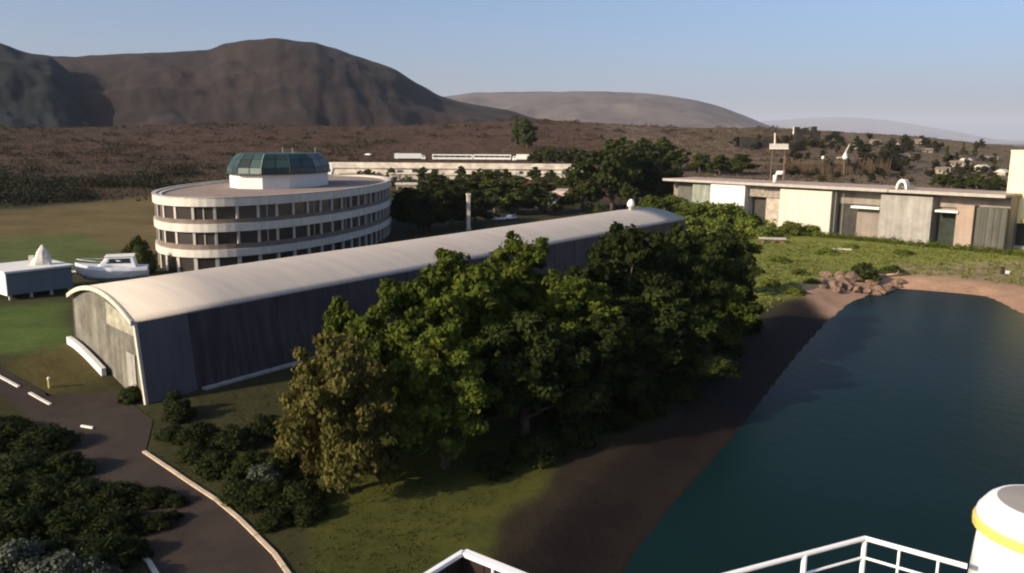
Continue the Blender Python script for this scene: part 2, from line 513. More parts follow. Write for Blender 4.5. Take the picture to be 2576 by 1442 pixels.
    tc = n.new('ShaderNodeTexCoord')
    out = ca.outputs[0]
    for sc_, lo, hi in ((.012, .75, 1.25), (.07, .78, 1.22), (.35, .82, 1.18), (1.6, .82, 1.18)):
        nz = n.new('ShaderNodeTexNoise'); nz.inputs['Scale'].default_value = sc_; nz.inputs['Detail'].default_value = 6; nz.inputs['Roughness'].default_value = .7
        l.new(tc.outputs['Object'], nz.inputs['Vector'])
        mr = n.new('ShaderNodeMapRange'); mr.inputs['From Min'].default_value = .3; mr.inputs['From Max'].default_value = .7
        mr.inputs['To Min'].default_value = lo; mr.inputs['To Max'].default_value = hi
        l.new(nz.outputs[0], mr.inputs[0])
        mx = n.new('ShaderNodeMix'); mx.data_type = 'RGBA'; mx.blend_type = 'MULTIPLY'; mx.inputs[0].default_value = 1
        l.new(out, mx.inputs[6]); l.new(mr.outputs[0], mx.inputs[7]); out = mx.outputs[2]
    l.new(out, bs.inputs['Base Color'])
    bp = n.new('ShaderNodeBump'); bp.inputs['Strength'].default_value = .4; bp.inputs['Distance'].default_value = .2
    l.new(nz.outputs[0], bp.inputs['Height']); l.new(bp.outputs[0], bs.inputs['Normal'])
    o = bpy.data.objects.new('ground', me); COL.objects.link(o)
    return tag(o, kind='structure')
GROUND = ground()

def water():
    m = bpy.data.materials.new('lagoon_water'); m.use_nodes = True
    n, l = m.node_tree.nodes, m.node_tree.links
    b = n['Principled BSDF']
    b.inputs['Base Color'].default_value = (.010, .030, .030, 1)
    b.inputs['Roughness'].default_value = .32; b.inputs['IOR'].default_value = 1.33
    tc = n.new('ShaderNodeTexCoord')
    nz = n.new('ShaderNodeTexNoise'); nz.inputs['Scale'].default_value = .9; nz.inputs['Detail'].default_value = 5
    mp = n.new('ShaderNodeMapping'); mp.inputs['Scale'].default_value = (1, .6, 1); mp.inputs['Rotation'].default_value = (0, 0, .6)
    l.new(tc.outputs['Object'], mp.inputs[0]); l.new(mp.outputs[0], nz.inputs['Vector'])
    bp = n.new('ShaderNodeBump'); bp.inputs['Strength'].default_value = .35; bp.inputs['Distance'].default_value = .12
    l.new(nz.outputs[0], bp.inputs['Height']); l.new(bp.outputs[0], b.inputs['Normal'])
    n2 = n.new('ShaderNodeTexNoise'); n2.inputs['Scale'].default_value = .05; n2.inputs['Detail'].default_value = 3
    l.new(tc.outputs['Object'], n2.inputs['Vector'])
    rp = n.new('ShaderNodeValToRGB'); rp.color_ramp.elements[0].position = .35; rp.color_ramp.elements[1].position = .65
    rp.color_ramp.elements[0].color = (.004, .015, .014, 1); rp.color_ramp.elements[1].color = (.005, .018, .020, 1)
    b.inputs['Specular IOR Level'].default_value = .035
    l.new(n2.outputs[0], rp.inputs[0]); l.new(rp.outputs[0], b.inputs['Base Color'])
    c = SHORE.mean(0)
    pts = [p + (p - c) / np.linalg.norm(p - c) * 1.2 for p in SHORE]
    mb = MB(); mb.add([(p[0], p[1], WATER_Z) for p in pts], [tuple(range(len(pts)))])
    o = mb.build('water', m)
    return tag(o, kind='structure')
WATER = water()

# ------------------------------------------------------------------ hills
def hill(name, crest, D, d0, d1, m, nA=420, nD=96, gully=.085, seed=0.0, zf=-12.0):
    A = np.array([azt(*p) for p in crest]); a0, a1 = A[0, 0], A[-1, 0]
    az = np.linspace(a0, a1, nA); el = np.interp(az, A[:, 0], A[:, 1])
    k = np.array([.25, .5, .25])
    for _ in range(3): el[1:-1] = np.convolve(el, k, 'valid')
    V = []
    for i in range(nD):
        for j in range(nA):
            a = az[j]
            Dc = D * (1 + .05 * math.sin(a * 9 + seed))
            zc = CAMZ + Dc * el[j] + .012 * D * el[j] * mnoise.noise((a * 60, seed, 3.1))
            if i <= nD * .7:
                t = i / (nD * .7); d = d0 + (Dc - d0) * t
                g = mnoise.fractal((a * 16 + seed + t * 1.1, t * 2.6, seed), 1.0, 2.0, 6)
                g2 = abs(mnoise.noise((a * 20 + seed * 3 + t * 1.3, t * 1.1, 7.7)))
                p = t * t * (3 - 2 * t) * .75 + t * .25
                xx_, yy_ = math.sin(a) * d, math.cos(a) * d; q_ = D / 1350
                rg = (mnoise.fractal((xx_ / (110 * q_), yy_ / (110 * q_), seed), .9, 2.1, 5)) * 8 * q_ * (t * 2.2 * (1 - t) ** 1.3 * 2.2) ** 1.0
                z = zf + (zc - zf) * p + rg + (g * .6 - (1 - g2) * .5 + .35) * gully * zc * (4 * t * (1 - t)) ** .8
            else:
                t = (i - nD * .7) / (nD * .3); d = Dc + (d1 - Dc) * t
                z = zc * (1 - t) - 20 * t
            if i == 0: z = -25.0
            V.append((math.sin(a) * d, math.cos(a) * d, z))
    Q = [(i * nA + j, i * nA + j + 1, (i + 1) * nA + j + 1, (i + 1) * nA + j) for i in range(nD - 1) for j in range(nA - 1)]
    me = np_mesh(name, V, Q, m)
    for p in me.polygons: p.use_smooth = True
    o = bpy.data.objects.new(name, me); COL.objects.link(o)
    return tag(o, kind='structure')

M_HILL = mat('hill_scrub', (.018, .0112, .008), .95, .4, .010, bump=.7, bscale=.05, col2=(.033, .021, .0155))
M_SPUR = mat('hill_spur_shade', (.009, .013, .012), .95, .4, .012, bump=.8, bscale=.08)  # spur in shadow: its shade is put into this dark green
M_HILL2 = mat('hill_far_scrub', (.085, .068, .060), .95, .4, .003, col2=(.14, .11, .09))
hill('hill', [(-1300, 330), (-700, 180), (-300, 115), (0, 128), (130, 146), (200, 144), (330, 136), (450, 131), (520, 129), (560, 113), (620, 106), (700, 103),
     (790, 108), (830, 120), (900, 145), (960, 163), (1000, 178), (1040, 205), (1100, 240), (1150, 255), (1220, 268), (1280, 277), (1340, 297), (1420, 306), (1540, 330)],
     1350, 600, 2300, M_HILL, seed=1.7, zf=4)
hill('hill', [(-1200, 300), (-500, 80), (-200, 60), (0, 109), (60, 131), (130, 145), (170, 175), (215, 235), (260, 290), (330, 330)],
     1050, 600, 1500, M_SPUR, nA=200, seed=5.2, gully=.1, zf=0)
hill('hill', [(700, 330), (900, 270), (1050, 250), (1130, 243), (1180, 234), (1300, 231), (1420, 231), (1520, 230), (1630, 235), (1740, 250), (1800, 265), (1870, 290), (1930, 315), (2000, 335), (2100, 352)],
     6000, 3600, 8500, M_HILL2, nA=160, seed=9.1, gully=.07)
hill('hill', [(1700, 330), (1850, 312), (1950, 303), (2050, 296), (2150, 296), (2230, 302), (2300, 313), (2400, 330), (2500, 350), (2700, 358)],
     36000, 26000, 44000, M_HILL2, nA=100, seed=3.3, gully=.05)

# ------------------------------------------------------------------ road, kerbs
def drape(pts, z=.02):
    return [(p[0], p[1], gz1(p[0], p[1]) + z) for p in pts]

def strip(name, left, right, m, z, sub=6, across=5):
    """a sheet draped over the ground between two edge lines"""
    def dens(L):
        o = []
        for a, b in zip(L[:-1], L[1:]):
            for k in range(sub): o.append(np.array(a[:2]) + (np.array(b[:2]) - np.array(a[:2])) * k / sub)
        return o + [np.array(L[-1][:2])]
    A, B = dens(left), dens(right)
    V, Q = [], []
    for a, b in zip(A, B):
        for k in range(across + 1):
            p = a + (b - a) * k / across
            V.append((p[0], p[1], gz1(p[0], p[1]) + z))
    n = across + 1
    for i in range(len(A) - 1):
        for k in range(across): Q.append((i * n + k, i * n + k + 1, (i + 1) * n + k + 1, (i + 1) * n + k))
    o = bpy.data.objects.new(name, np_mesh(name, V, Q, m)); COL.objects.link(o)
    return tag(o, kind='structure')

gp = lambda *L: [G(*p) for p in L]
road_r = gp((740, 1480), (680, 1388), (600, 1308), (480, 1218), (366, 1140), (385, 1060), (300, 985), (130, 1000), (-60, 905), (-300, 800))
road_l = gp((420, 1480), (340, 1390), (300, 1330), (230, 1240), (170, 1160), (120, 1090), (60, 1040), (0, 990), (-120, 940), (-400, 850))
strip('road', road_l, road_r, M_ASPH, .05)

def kerb(name, px, m, w=.3, h=.16, ln=2.0):
    """a row of single kerb stones"""
    P = [G(*p)[:2] for p in px]
    root = thing(name, (0, 0, 0)); tag(root, kind='structure')
    for a, b in zip(P[:-1], P[1:]):
        L = np.linalg.norm(b - a); n = max(1, round(L / ln)); u = (b - a) / L; q = np.array([-u[1], u[0]])
        for k in range(n):
            s0 = a + u * (L * k / n + .025); s1 = a + u * (L * (k + 1) / n - .025)
            z0, z1 = gz1(*s0), gz1(*s1)
            jit = random.uniform(-.015, .015)
            mb = MB(); c = [s0 - q * w / 2, s1 - q * w / 2, s1 + q * w / 2, s0 + q * w / 2]
            mb.prism([tuple(p) for p in c], [z0 - .1, z1 - .1, z1 - .1, z0 - .1], [z0 + h + jit, z1 + h + jit, z1 + h + jit, z0 + h + jit])
            mb.build('kerb_stone', m, root)
    return root
kerb('kerb', [(362, 1141), (420, 1180), (480, 1220), (545, 1264), (600, 1310), (645, 1352), (690, 1400), (740, 1470)], M_KERB)
kerb('kerb', [(-80, 905), (0, 950), (48, 978)], M_KERBW)
kerb('kerb', [(75, 993), (128, 1021)], M_KERBW)
kerb('kerb', [(345, 1393), (375, 1420), (405, 1470)], M_CONC)

# ------------------------------------------------------------------ hangar
def hangar():
    W, L, E, RISE = 19.0, 133.0, 8.0, 2.0
    SK = 3.3
    h = thing('hangar', (H0[0], H0[1], 0), math.atan2(HD[1], HD[0]),
              'very long barrel roofed hangar with pale roof and dark side wall behind the trees', 'hangar')
    ex = lambda y: SK * y / W
    arc = [(y, E + RISE * (1 - ((y - W / 2) / (W / 2)) ** 2)) for y in np.linspace(0, W, 21)]
    # roof shell
    mb = MB(); rings = []
    for x_off, end in ((-.35, 0), (0, 1)):
        up = [(ex(y) + (x_off if not end else L - SK * y / W), y - .0, z + .28) for y, z in arc]
        lo = [(ex(y) + (x_off if not end else L - SK * y / W), y, z + .02) for y, z in reversed(arc)]
        rings.append(up + lo)
    rr = []
    for k in range(13):
        t = k / 12
        rr.append([tuple(np.array(a) * (1 - t) + np.array(b) * t) for a, b in zip(*rings)])
    mb.loft(rr)
    roof = mb.build('roof', M_ROOF, h, smooth=False)
    for p in roof.data.polygons: p.use_smooth = abs(p.normal.x) < .5
    # arched verge trim, near end
    mb = MB()
    mb.loft([[(ex(y) - .62, y, z + .34), (ex(y) - .36, y, z + .34), (ex(y) - .36, y, z - .12), (ex(y) - .62, y, z - .12)] for y, z in arc])
    mb.build('verge_trim', M_TRIM, h)
    # near-side wall in upright sheets, leaning out at the foot
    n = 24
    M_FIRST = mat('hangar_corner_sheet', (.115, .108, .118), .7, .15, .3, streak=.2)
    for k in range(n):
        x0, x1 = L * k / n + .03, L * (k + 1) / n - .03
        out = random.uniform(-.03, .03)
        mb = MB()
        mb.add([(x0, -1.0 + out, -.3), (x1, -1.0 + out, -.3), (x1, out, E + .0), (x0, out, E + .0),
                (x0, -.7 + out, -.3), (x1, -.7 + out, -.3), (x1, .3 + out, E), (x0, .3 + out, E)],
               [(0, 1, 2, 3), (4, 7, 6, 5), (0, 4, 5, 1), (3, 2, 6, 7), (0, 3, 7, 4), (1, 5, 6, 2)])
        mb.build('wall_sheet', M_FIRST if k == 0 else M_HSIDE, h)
    MB().add([(0.1, -.55, -.3), (L - .1, -.55, -.3), (L - .1, .42, E - .1), (.1, .42, E - .1)], [(0, 1, 2, 3)]).build('wall_lining', M_DARK, h)
    # far side wall and far end
    MB().add([(SK, W + .4, 1), (L, W + .4, 1), (L, W - .05, E), (SK, W - .05, E), (SK, W + .1, 1), (L, W + .1, 1), (L, W - .35, E), (SK, W - .35, E)],
             [(0, 1, 2, 3), (4, 5, 6, 7), (0, 1, 5, 4), (2, 3, 7, 6), (0, 3, 7, 4), (1, 2, 6, 5)]).build('back_wall', M_HSIDE, h)
    def endwall(x, name, m, sk, th):
        poly = [(-.95, -.4)] + [(y, z - .06) for y, z in arc] + [(W + .3, 1.0)]
        a = [(x + (ex(y) if sk else 0), y, z) for y, z in poly]; b = [(p[0] + th, p[1], p[2]) for p in a]
        n_ = len(a)
        MB().add(a + b, [tuple(range(n_)), tuple(range(2 * n_ - 1, n_ - 1, -1))] + [(i, (i + 1) % n_, n_ + (i + 1) % n_, n_ + i) for i in range(n_)]).build(name, m, h)
    endwall(0.05, 'end_wall', M_HEND, True, .3)
    endwall(L - .4, 'far_end_wall', M_HEND, False, .3)
    # corner post, pale
    MB().add([(-.32, -1.12, -.3), (.0, -1.12, -.3), (.0, -.12, E), (-.32, -.12, E), (-.32, -.8, -.3), (.0, -.8, -.3), (.0, .2, E), (-.32, .2, E)],
             [(0, 1, 2, 3), (4, 7, 6, 5), (0, 4, 5, 1), (3, 2, 6, 7), (0, 3, 7, 4), (1, 5, 6, 2)]).build('corner_post', M_TRIM, h)
    # worn lighter panel, steel door, low white wall on the end
    M_PATCH = mat('patched_render', (.30, .28, .21), .9, .5, .9, bump=.3)
    def quad_panel(name, y0, y1, z0, z1, m, th=.1, zs=None):
        P = [(ex(y0) - th, y0, z0), (ex(y1) - th, y1, z0), (ex(y1) - th, y1, zs if zs else z1), (ex(y0) - th, y0, z1)]
        MB().add(P + [(p[0] + th + .02, p[1], p[2]) for p in P], [(0, 1, 2, 3), (4, 7, 6, 5), (0, 4, 5, 1), (3, 2, 6, 7), (0, 3, 7, 4), (1, 5, 6, 2)]).build(name, m, h)
    quad_panel('render_patch', .8, 8.2, 6.6, 8.0, M_PATCH, .06, 9.0)
    quad_panel('door', 1.0, 3.2, .2, 4.6, mat('door_sheet', (.33, .31, .27), .8, .3, .6, streak=.3), .1)
    ys = np.linspace(W + .2, W * .44, 6)
    def gl(x, y):
        p = H0 + HD * x + HL * y
        return gz1(p[0], p[1])
    mb = MB()
    mb.loft([[(ex(y) - .5, y, gl(-.5, y) - .2), (ex(y) - 1.0, y, gl(-1, y) - .2), (ex(y) - 1.0, y, gl(-1, y) + .85), (ex(y) - .5, y, gl(-.5, y) + .85)] for y in ys])
    mb.build('low_wall', M_WHITE, h)
    MB().box(6, L - 1, -1.75, -.95, -.3, .22).build('plinth', M_CONC, h)
    # ridge ventilator, far end
    v = MB(); v.lathe([(.55, 0), (.55, .9), (.85, 1.0), (.9, 1.6), (.6, 2.3), (.2, 2.7)], 16)
    o = v.build('ventilator', M_WHITE, h, smooth=True); o.location = (L - 9, W / 2, E + RISE + .1)
    return h
hangar()

# ------------------------------------------------------------------ oval studio building
def oval_building():
    cx, cy_, a, b = -50.4, 183.2, 20.2, 46.1
    rot = -math.atan2(.098, .995)
    Z0 = 2.5
    t = thing('oval_building', (cx, cy_, Z0), rot, 'three storey oval white banded building with green faceted roof lantern', 'building')
    ph = np.linspace(0, 2 * math.pi, 4001)
    ln = np.concatenate([[0], np.cumsum(np.hypot(np.diff(a * np.cos(ph)), np.diff(b * np.sin(ph))))])
    N = 56
    bay = np.interp(np.linspace(0, ln[-1], N + 1), ln, ph)
    def pt(p, off=0.0):
        nx, ny = math.cos(p) / a, math.sin(p) / b
        k = math.hypot(nx, ny)
        return np.array([a * math.cos(p) + nx / k * off, b * math.sin(p) + ny / k * off])
    fine = np.linspace(0, 2 * math.pi, 97)[:-1]
    def ring(name, z0, z1, out, inn, m, smooth=True):
        mb = MB(); n = len(fine); rings = []
        for off, z in ((out, z0), (out, z1), (inn, z1), (inn, z0)):
            rings.append([(*pt(p, off), z) for p in fine])
        o = []
        for r in rings: o += r
        fs = [(k * n + i, k * n + (i + 1) % n, ((k + 1) % 4) * n + (i + 1) % n, ((k + 1) % 4) * n + i) for k in range(4) for i in range(n)]
        mb.add(o, fs); return mb.build(name, m, t)
    H = [13.1, 8.7, 4.2]       # tops of the three white bands above the foot
    ring('fascia', 11.7, 13.1, 0, -1.6, M_BAND); ring('fascia', 7.3, 8.7, 0, -1.6, M_BAND); ring('fascia', 2.9, 4.2, 0, -1.6, M_BAND)
    ring('parapet_coping', 13.11, 13.3, .05, -.7, M_CONC)
    ring('sill_wall', 8.71, 9.45, -.35, -.9, M_BROWNW); ring('sill_wall', 4.21, 5.1, -.35, -.9, M_BROWNW)
    M_CORE = mat('dim_interior', (.035, .028, .024), .9, .4, .3)
    mb = MB(); mb.loft([[(*pt(p, -1.7), -.3) for p in fine], [(*pt(p, -1.7), 12.6) for p in fine]]); mb.build('inner_wall', M_CORE, t)
    mb = MB(); mb.loft([[(*pt(p, -1.0), 12.62) for p in fine], [(*pt(p, -1.0), 12.85) for p in fine]]); mb.build('roof', mat('oval_roof_gravel', (.24, .18, .145), .95, .2, .3), t)
    # bays: piers and panes, on the sides that can be seen
    box = MB().box(-.5, .5, -.5, .5, -.5, .5).mesh('unit_box')
    pier = box.copy(); pier.materials.append(mat('pier_paint', (.46, .42, .36), .7, .12)); pier.name = 'pier'
    paneM = box.copy(); paneM.materials.append(M_PANE); paneM.name = 'window_pane'
    mull = box.copy(); mull.materials.append(mat('mullion_paint', (.42, .38, .33), .7, .1)); mull.name = 'mullion'
    cr, sr = math.cos(rot), math.sin(rot)
    for lo, hi, lev in ((9.45, 11.7, 2), (5.1, 7.3, 1), (-.3, 2.9, 0)):
        for k in range(N):
            p0, p1 = bay[k], bay[k + 1]; pm = (p0 + p1) / 2
            c = pt(pm, -.75); wx = cx + cr * c[0] - sr * c[1]; wy = cy_ + sr * c[0] + cr * c[1]
            nx, ny = math.cos(pm) / a, math.sin(pm) / b; q = math.hypot(nx, ny); nx, ny = nx / q, ny / q
            gx, gy = cr * nx - sr * ny, sr * nx + cr * ny
            if gx * -wx + gy * -wy < -.3 * math.hypot(wx, wy): continue
            ang = math.atan2(ny, nx) + math.pi / 2
            wch = np.linalg.norm(pt(p1, -.75) - pt(p0, -.75))
            c0 = pt(p0, -.6)
            inst('pier', pier, t, (*c0, (lo + hi) / 2), ang, (.42 if lev else .6, .5, hi - lo - .006))
            w = inst('window', paneM, t, (*c, (lo + hi) / 2), ang, (wch - .3, .08, hi - lo - .006))
            if lev and (k % 3 == 0):
                mm = inst('mullion', mull, t, (*pt(pm, -.66), (lo + hi) / 2), ang, (.16, .14, hi - lo - .01))
    # lantern on the roof: faceted drum and green glazed hip
    K = 12
    pp = [math.radians(-108 + 360 * k / K) for k in range(K)]
    f = lambda q, s, z: (9.8 * s * math.cos(q) - 2.0, 16.0 * s * math.sin(q), z)
    mb = MB(); mb.loft([[f(q, 1, 12.8) for q in pp], [f(q, 1, 15.9) for q in pp]]); mb.build('drum', M_WHITE, t)
    mb = MB(); mb.loft([[f(q, 1.03, 15.91) for q in pp], [f(q, 1.02, 17.2) for q in pp], [f(q, .93, 18.9) for q in pp], [f(q, .82, 20.0) for q in pp]])
    dm = mb.build('dome', M_GREEN, t)
    MG = glass_mat('green_glazing', (.014, .030, .024), .45)
    tiers = [(1.025, 15.97, 1.012, 17.15), (1.012, 17.25, .925, 18.85), (.922, 18.95, .825, 19.95)]
    for s0, z0, s1, z1 in tiers:
        for k in range(K):
            qa = pp[k]; qb = pp[k] + 2 * math.pi / K
            for h0, h1 in ((.03, .48), (.52, .97)):
                A0, B0, A1, B1 = (np.array(f(q_, s_ + .018, z_)) for q_, s_, z_ in ((qa, s0, z0), (qb, s0, z0), (qa, s1, z1), (qb, s1, z1)))
                MB().add([A0 + (B0 - A0) * h0, A0 + (B0 - A0) * h1, A1 + (B1 - A1) * h1, A1 + (B1 - A1) * h0], [(0, 1, 2, 3)]).build('glazing_panel', MG, dm)
    for k, q in enumerate(pp):
        mb = MB(); mb.tube([f(q, 1.04, 15.95), f(q, 1.03, 17.2), f(q, .94, 18.9), f(q, .83, 20.02)], .11, 5); mb.build('rib', M_GRIB if k % 3 == 1 else M_GREEN, dm)
        q2 = (q + pp[(k + 1) % K]) / 2 if k < K - 1 else q + math.pi / K
    mb = MB(); mb.loft([[f(q, 1.07, 15.78) for q in pp], [f(q, 1.07, 15.9) for q in pp]]); mb.build('drum_cornice', M_GREEN, t)
    for sx, sy in ((-3, 4), (2, -3), (4, 6)):
        mb = MB(); mb.tube([(sx, sy, 19.9), (sx, sy, 21.2)], .12, 6); mb.build('vent_pipe', M_GRIB, dm)
oval_building()

# ------------------------------------------------------------------ long studio block on the right
def studio_block():
    A = np.array([88.5, 222.0]); u = np.array([.69, -.724]); u /= np.linalg.norm(u)
    nrm = np.array([-u[1], u[0]]) * -1          # faces the lagoon
    if nrm @ -A < 0: nrm = -nrm
    back = -nrm
    def T(px):
        d = ray(px, 500)[:2]
        M = np.array([[d[0], -u[0]], [d[1], -u[1]]])
        return np.linalg.solve(M, A)[1]
    t0, t1 = T(1668), T(2532)
    org = A + u * t0
    zg = -.2
    h = thing('studio_block', (org[0], org[1], 0), math.atan2(u[1], u[0]), 'long low flat roofed studio block of mismatched wall panels on the meadow', 'building')
    # local x along the front, local -y or +y is the back
    sgn = 1 if (np.array([-u[1], u[0]]) @ back) > 0 else -1
    D = lambda y: sgn * y
    X = lambda px: T(px) - t0
    Ltot = t1 - t0
    def bx(name, x0, x1, y0, y1, z0, z1, m):
        return MB().box(x0, x1, min(D(y0), D(y1)), max(D(y0), D(y1)), z0, z1).build(name, m, h)
    RZ = 13.2
    bx('rear_wall', .5, Ltot - .5, 5.0, 17.5, zg, RZ - .05, M_TANW)
    # roof slabs in three lengths
    xs = [0, X(1905), X(2235), Ltot]
    for k in range(3):
        bx('roof_slab', xs[k] + .02, xs[k + 1] - .02, (-.8, -1.2, -.9)[k], 18, RZ + (.0, .12, -.05)[k], RZ + .6 + (.0, .12, -.05)[k], M_ROOFTAN)
        bx('roof_edge', xs[k] + .02, xs[k + 1] - .02, (-.9, -1.3, -1.0)[k], (-.8, -1.2, -.9)[k] - .004, RZ - .1, RZ + .66, M_CONC)
    P = [  # px0, px1, setback, z0, z1, material, name
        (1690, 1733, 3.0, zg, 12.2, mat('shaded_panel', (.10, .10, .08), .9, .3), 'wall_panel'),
        (1736, 1783, 1.0, zg, 12.6, mat('grey_green_panel', (.26, .28, .23), .85, .25, .6, streak=.3), 'wall_panel'),
        (1786, 1872, .0, zg, 12.9, M_WHITE, 'white_panel'),
        (1875, 1914, 4.6, zg, 12.9, M_DOORD, 'opening'),  # gap between panels: its shade is painted as a dark sheet
        (1872, 1962, 2.2, 9.6, 13.0, mat('rubble_cornice', (.24, .21, .17), .95, .5, 1.2, bump=.9, bscale=1.5), 'cornice'),
        (1916, 1958, 2.6, zg, 9.4, mat('pitted_render', (.36, .31, .25), .95, .35, .8, bump=.5), 'wall_panel'),
        (1961, 2091, .0, zg, 12.4, M_CREAM, 'cream_panel'),
        (2093, 2146, 4.4, zg, 9.0, M_DOORD, 'shutter'),
        (2092, 2212, 4.2, 9.1, 13.0, M_TANW, 'upper_wall'),
        (2147, 2211, 3.0, zg, 8.2, mat('brown_grey_panel', (.24, .20, .165), .85, .15, .4, streak=.2), 'wall_panel'),
        (2213, 2344, .6, zg, 12.3, M_GREYW, 'grey_panel'),
        (2346, 2402, 4.6, zg, 8.6, mat('green_dim', (.025, .032, .024), .9, .4), 'opening'),
        (2346, 2530, 4.3, 9.8, 13.0, M_TANW, 'upper_wall'),
        (2405, 2449, 1.2, zg, 10.8, mat('tan_pillar', (.33, .25, .19), .85, .15, .4, streak=.15), 'pillar'),
        (2451, 2529, 2.4, zg, 10.4, mat('olive_shutter', (.10, .095, .078), .85, .2, .3, streak=.35), 'shutter')]
    for a, b, sb, z0, z1, m, nm in P:
        bx(nm, X(a), X(b), sb, 5.2 + random.uniform(.1, .4), z0, z1, m)
    bx('canopy', X(2140), X(2212), .2, 3.0, 8.3, 8.9, M_WHITE)
    bx('canopy', X(2352), X(2410), .6, 4.2, 8.7, 9.2, M_WHITE)
    for k in range(6): bx('door_rail', X(2451) + 1.0 + k * 1.45, X(2451) + 1.12 + k * 1.45, 2.3, 2.4 - .002, zg + .2, 10.2, M_DOORD)
    for k in range(9): bx('panel_joint', X(1961) + 1.8 + k * 2.1, X(1961) + 1.86 + k * 2.1, -.03, -.004, .4, 12.2, mat('joint', (.48, .42, .33), .9, .1))
    # plant on the roof
    def vent(px, y, w, hh, kind):
        p = (X(px), D(y), RZ + .7)
        mb = MB()
        if kind == 'elbow':
            mb.tube([(p[0], p[1], p[2] - .1), (p[0], p[1], p[2] + hh * .7), (p[0] + w * .25, p[1], p[2] + hh), (p[0] + w, p[1], p[2] + hh)], [.62, .62, .6, .6], 10)
        else:
            n = 9; poly = [(math.cos(math.pi * k / n), math.sin(math.pi * k / n)) for k in range(n + 1)]
            mb.loft([[(p[0] + w * .5 * c, p[1] + yy, p[2] - .1 + hh * s_) for c, s_ in poly] + [(p[0] + w * .33 * c, p[1] + yy, p[2] - .1 + hh * .72 * s_) for c, s_ in reversed(poly)] for yy in (-1.2, 1.2)])
        o = mb.build('roof_vent', M_WHITE, h, smooth=kind == 'elbow')
    vent(1928, 4, 2.6, 3.0, 'elbow'); vent(2249, 5, 2.9, 2.6, 'arch')
    return X, D, h
studio_block()

def cream_tower():
    b = G(2532, 622)
    t = thing('cream_block', (b[0] - 1.7, b[1], b[2] - .3), math.radians(-46), 'tall plain yellow cream block over a dark green ground floor', 'building')
    # local x along the front to the right, local y to the back
    MB().box(0, 24, 0, 14, 6.6, 24.2).build('upper_block', M_YELLOW, t)
    MB().box(-.15, 24.15, -.15, 14.15, 24.2, 24.6).build('parapet', M_CREAM, t)
    MB().box(.8, 23.5, .8, 13.5, 1.0, 6.6).build('ground_floor', mat('green_shutters', (.030, .040, .026), .8, .3, .4, streak=.3), t)
    MB().box(-.3, 24.3, -.3, 14.3, -.3, 1.0).build('plinth', M_CONC, t)
    for k in range(4): MB().box(.25 + k * 7.5, .65 + k * 7.5, .25, .65, 1.0, 6.6).build('column', M_CREAM, t)
    MB().box(4, 14, -1.4, -.02, 6.9, 7.5).build('canopy', mat('ochre_canopy', (.45, .30, .10), .8, .1), t)
cream_tower()

# ------------------------------------------------------------------ pale adobe range in the middle distance
def adobe_range():
    a = AZ(838, 372); b = AZ(1470, 372)
    u = (b - a)[:2]; L = np.linalg.norm(u); u /= L
    z0 = min(a[2], b[2]) - 1.0
    base_top = CAMZ + (at(1100, 409, 372)[2] - CAMZ)
    Ht = base_top - z0
    h = thing('adobe_range', (a[0], a[1], z0), math.atan2(u[1], u[0]), 'very long low pale adobe range with flat roof beyond the trees', 'building')
    n = 11; x = 0
    MB().box(0, L, 1.0, 12, 0, Ht - 2.6).build('wall', M_ADOBE, h)
    MB().box(-.4, L + .4, .4, 12.6, Ht - 2.6, Ht - .6).build('roof', mat('adobe_roof', (.50, .44, .36), .95, .2, .2), h)
    MB().box(-.3, L + .3, .2, .39, Ht - 2.8, Ht - .2).build('parapet', M_ADOBE, h)
    rs = random.Random(4)
    for k in range(11):
        xx = 3 + (L - 6) * (k + rs.uniform(.1, .8)) / 11; w = rs.uniform(1.0, 3.0); hh = rs.uniform(1.2, 3.2); zz = rs.choice([0.2, 2.2, 2.6])
        MB().box(xx, xx + w, .75, .99, zz, min(zz + hh, Ht - 3)).build('opening', M_DARK, h)
    for k in range(14):
        xx = 2 + (L - 8) * (k + rs.uniform(.1, .8)) / 14; w = rs.uniform(2, 6); hh = rs.uniform(2.0, Ht - 3.4)
        MB().box(xx, xx + w, -rs.uniform(1.0, 3.5), .98, 0, hh).build('annex', M_ADOBE if k % 3 else M_HOUSE, h)
    # sloping white gable wing at the left end
    MB().add([(-9, .5, Ht - 1.2), (-9, .5, Ht - .5), (1, .5, Ht - .4), (-1, .5, 1.0), (-5.2, .5, 1.0), (-1.6, .5, Ht - 1.8),
              (-9, 3, Ht - 1.2), (-9, 3, Ht - .5), (1, 3, Ht - .4), (-1, 3, 1.0), (-5.2, 3, 1.0), (-1.6, 3, Ht - 1.8)],
             [(0, 1, 2, 5), (5, 2, 3, 4), (6, 11, 8, 7), (11, 10, 9, 8), (0, 6, 7, 1), (1, 7, 8, 2), (2, 8, 9, 3), (3, 9, 10, 4), (4, 10, 11, 5), (5, 11, 6, 0)]).build('ramp_wing', M_WHITE, h)
    mb = MB(); mb.lathe([(.2, -1.2), (1.2, -.9), (1.3, 0), (.9, .9), (.2, 1.25)], 14); o = mb.build('water_tank', M_WHITE, h, smooth=True); o.location = (-10.2, 1.6, Ht - .6)
    MB().box(-10.4, -10.0, 1.4, 1.8, -1, Ht - 1.5).build('tank_post', M_CONC, h)
adobe_range()

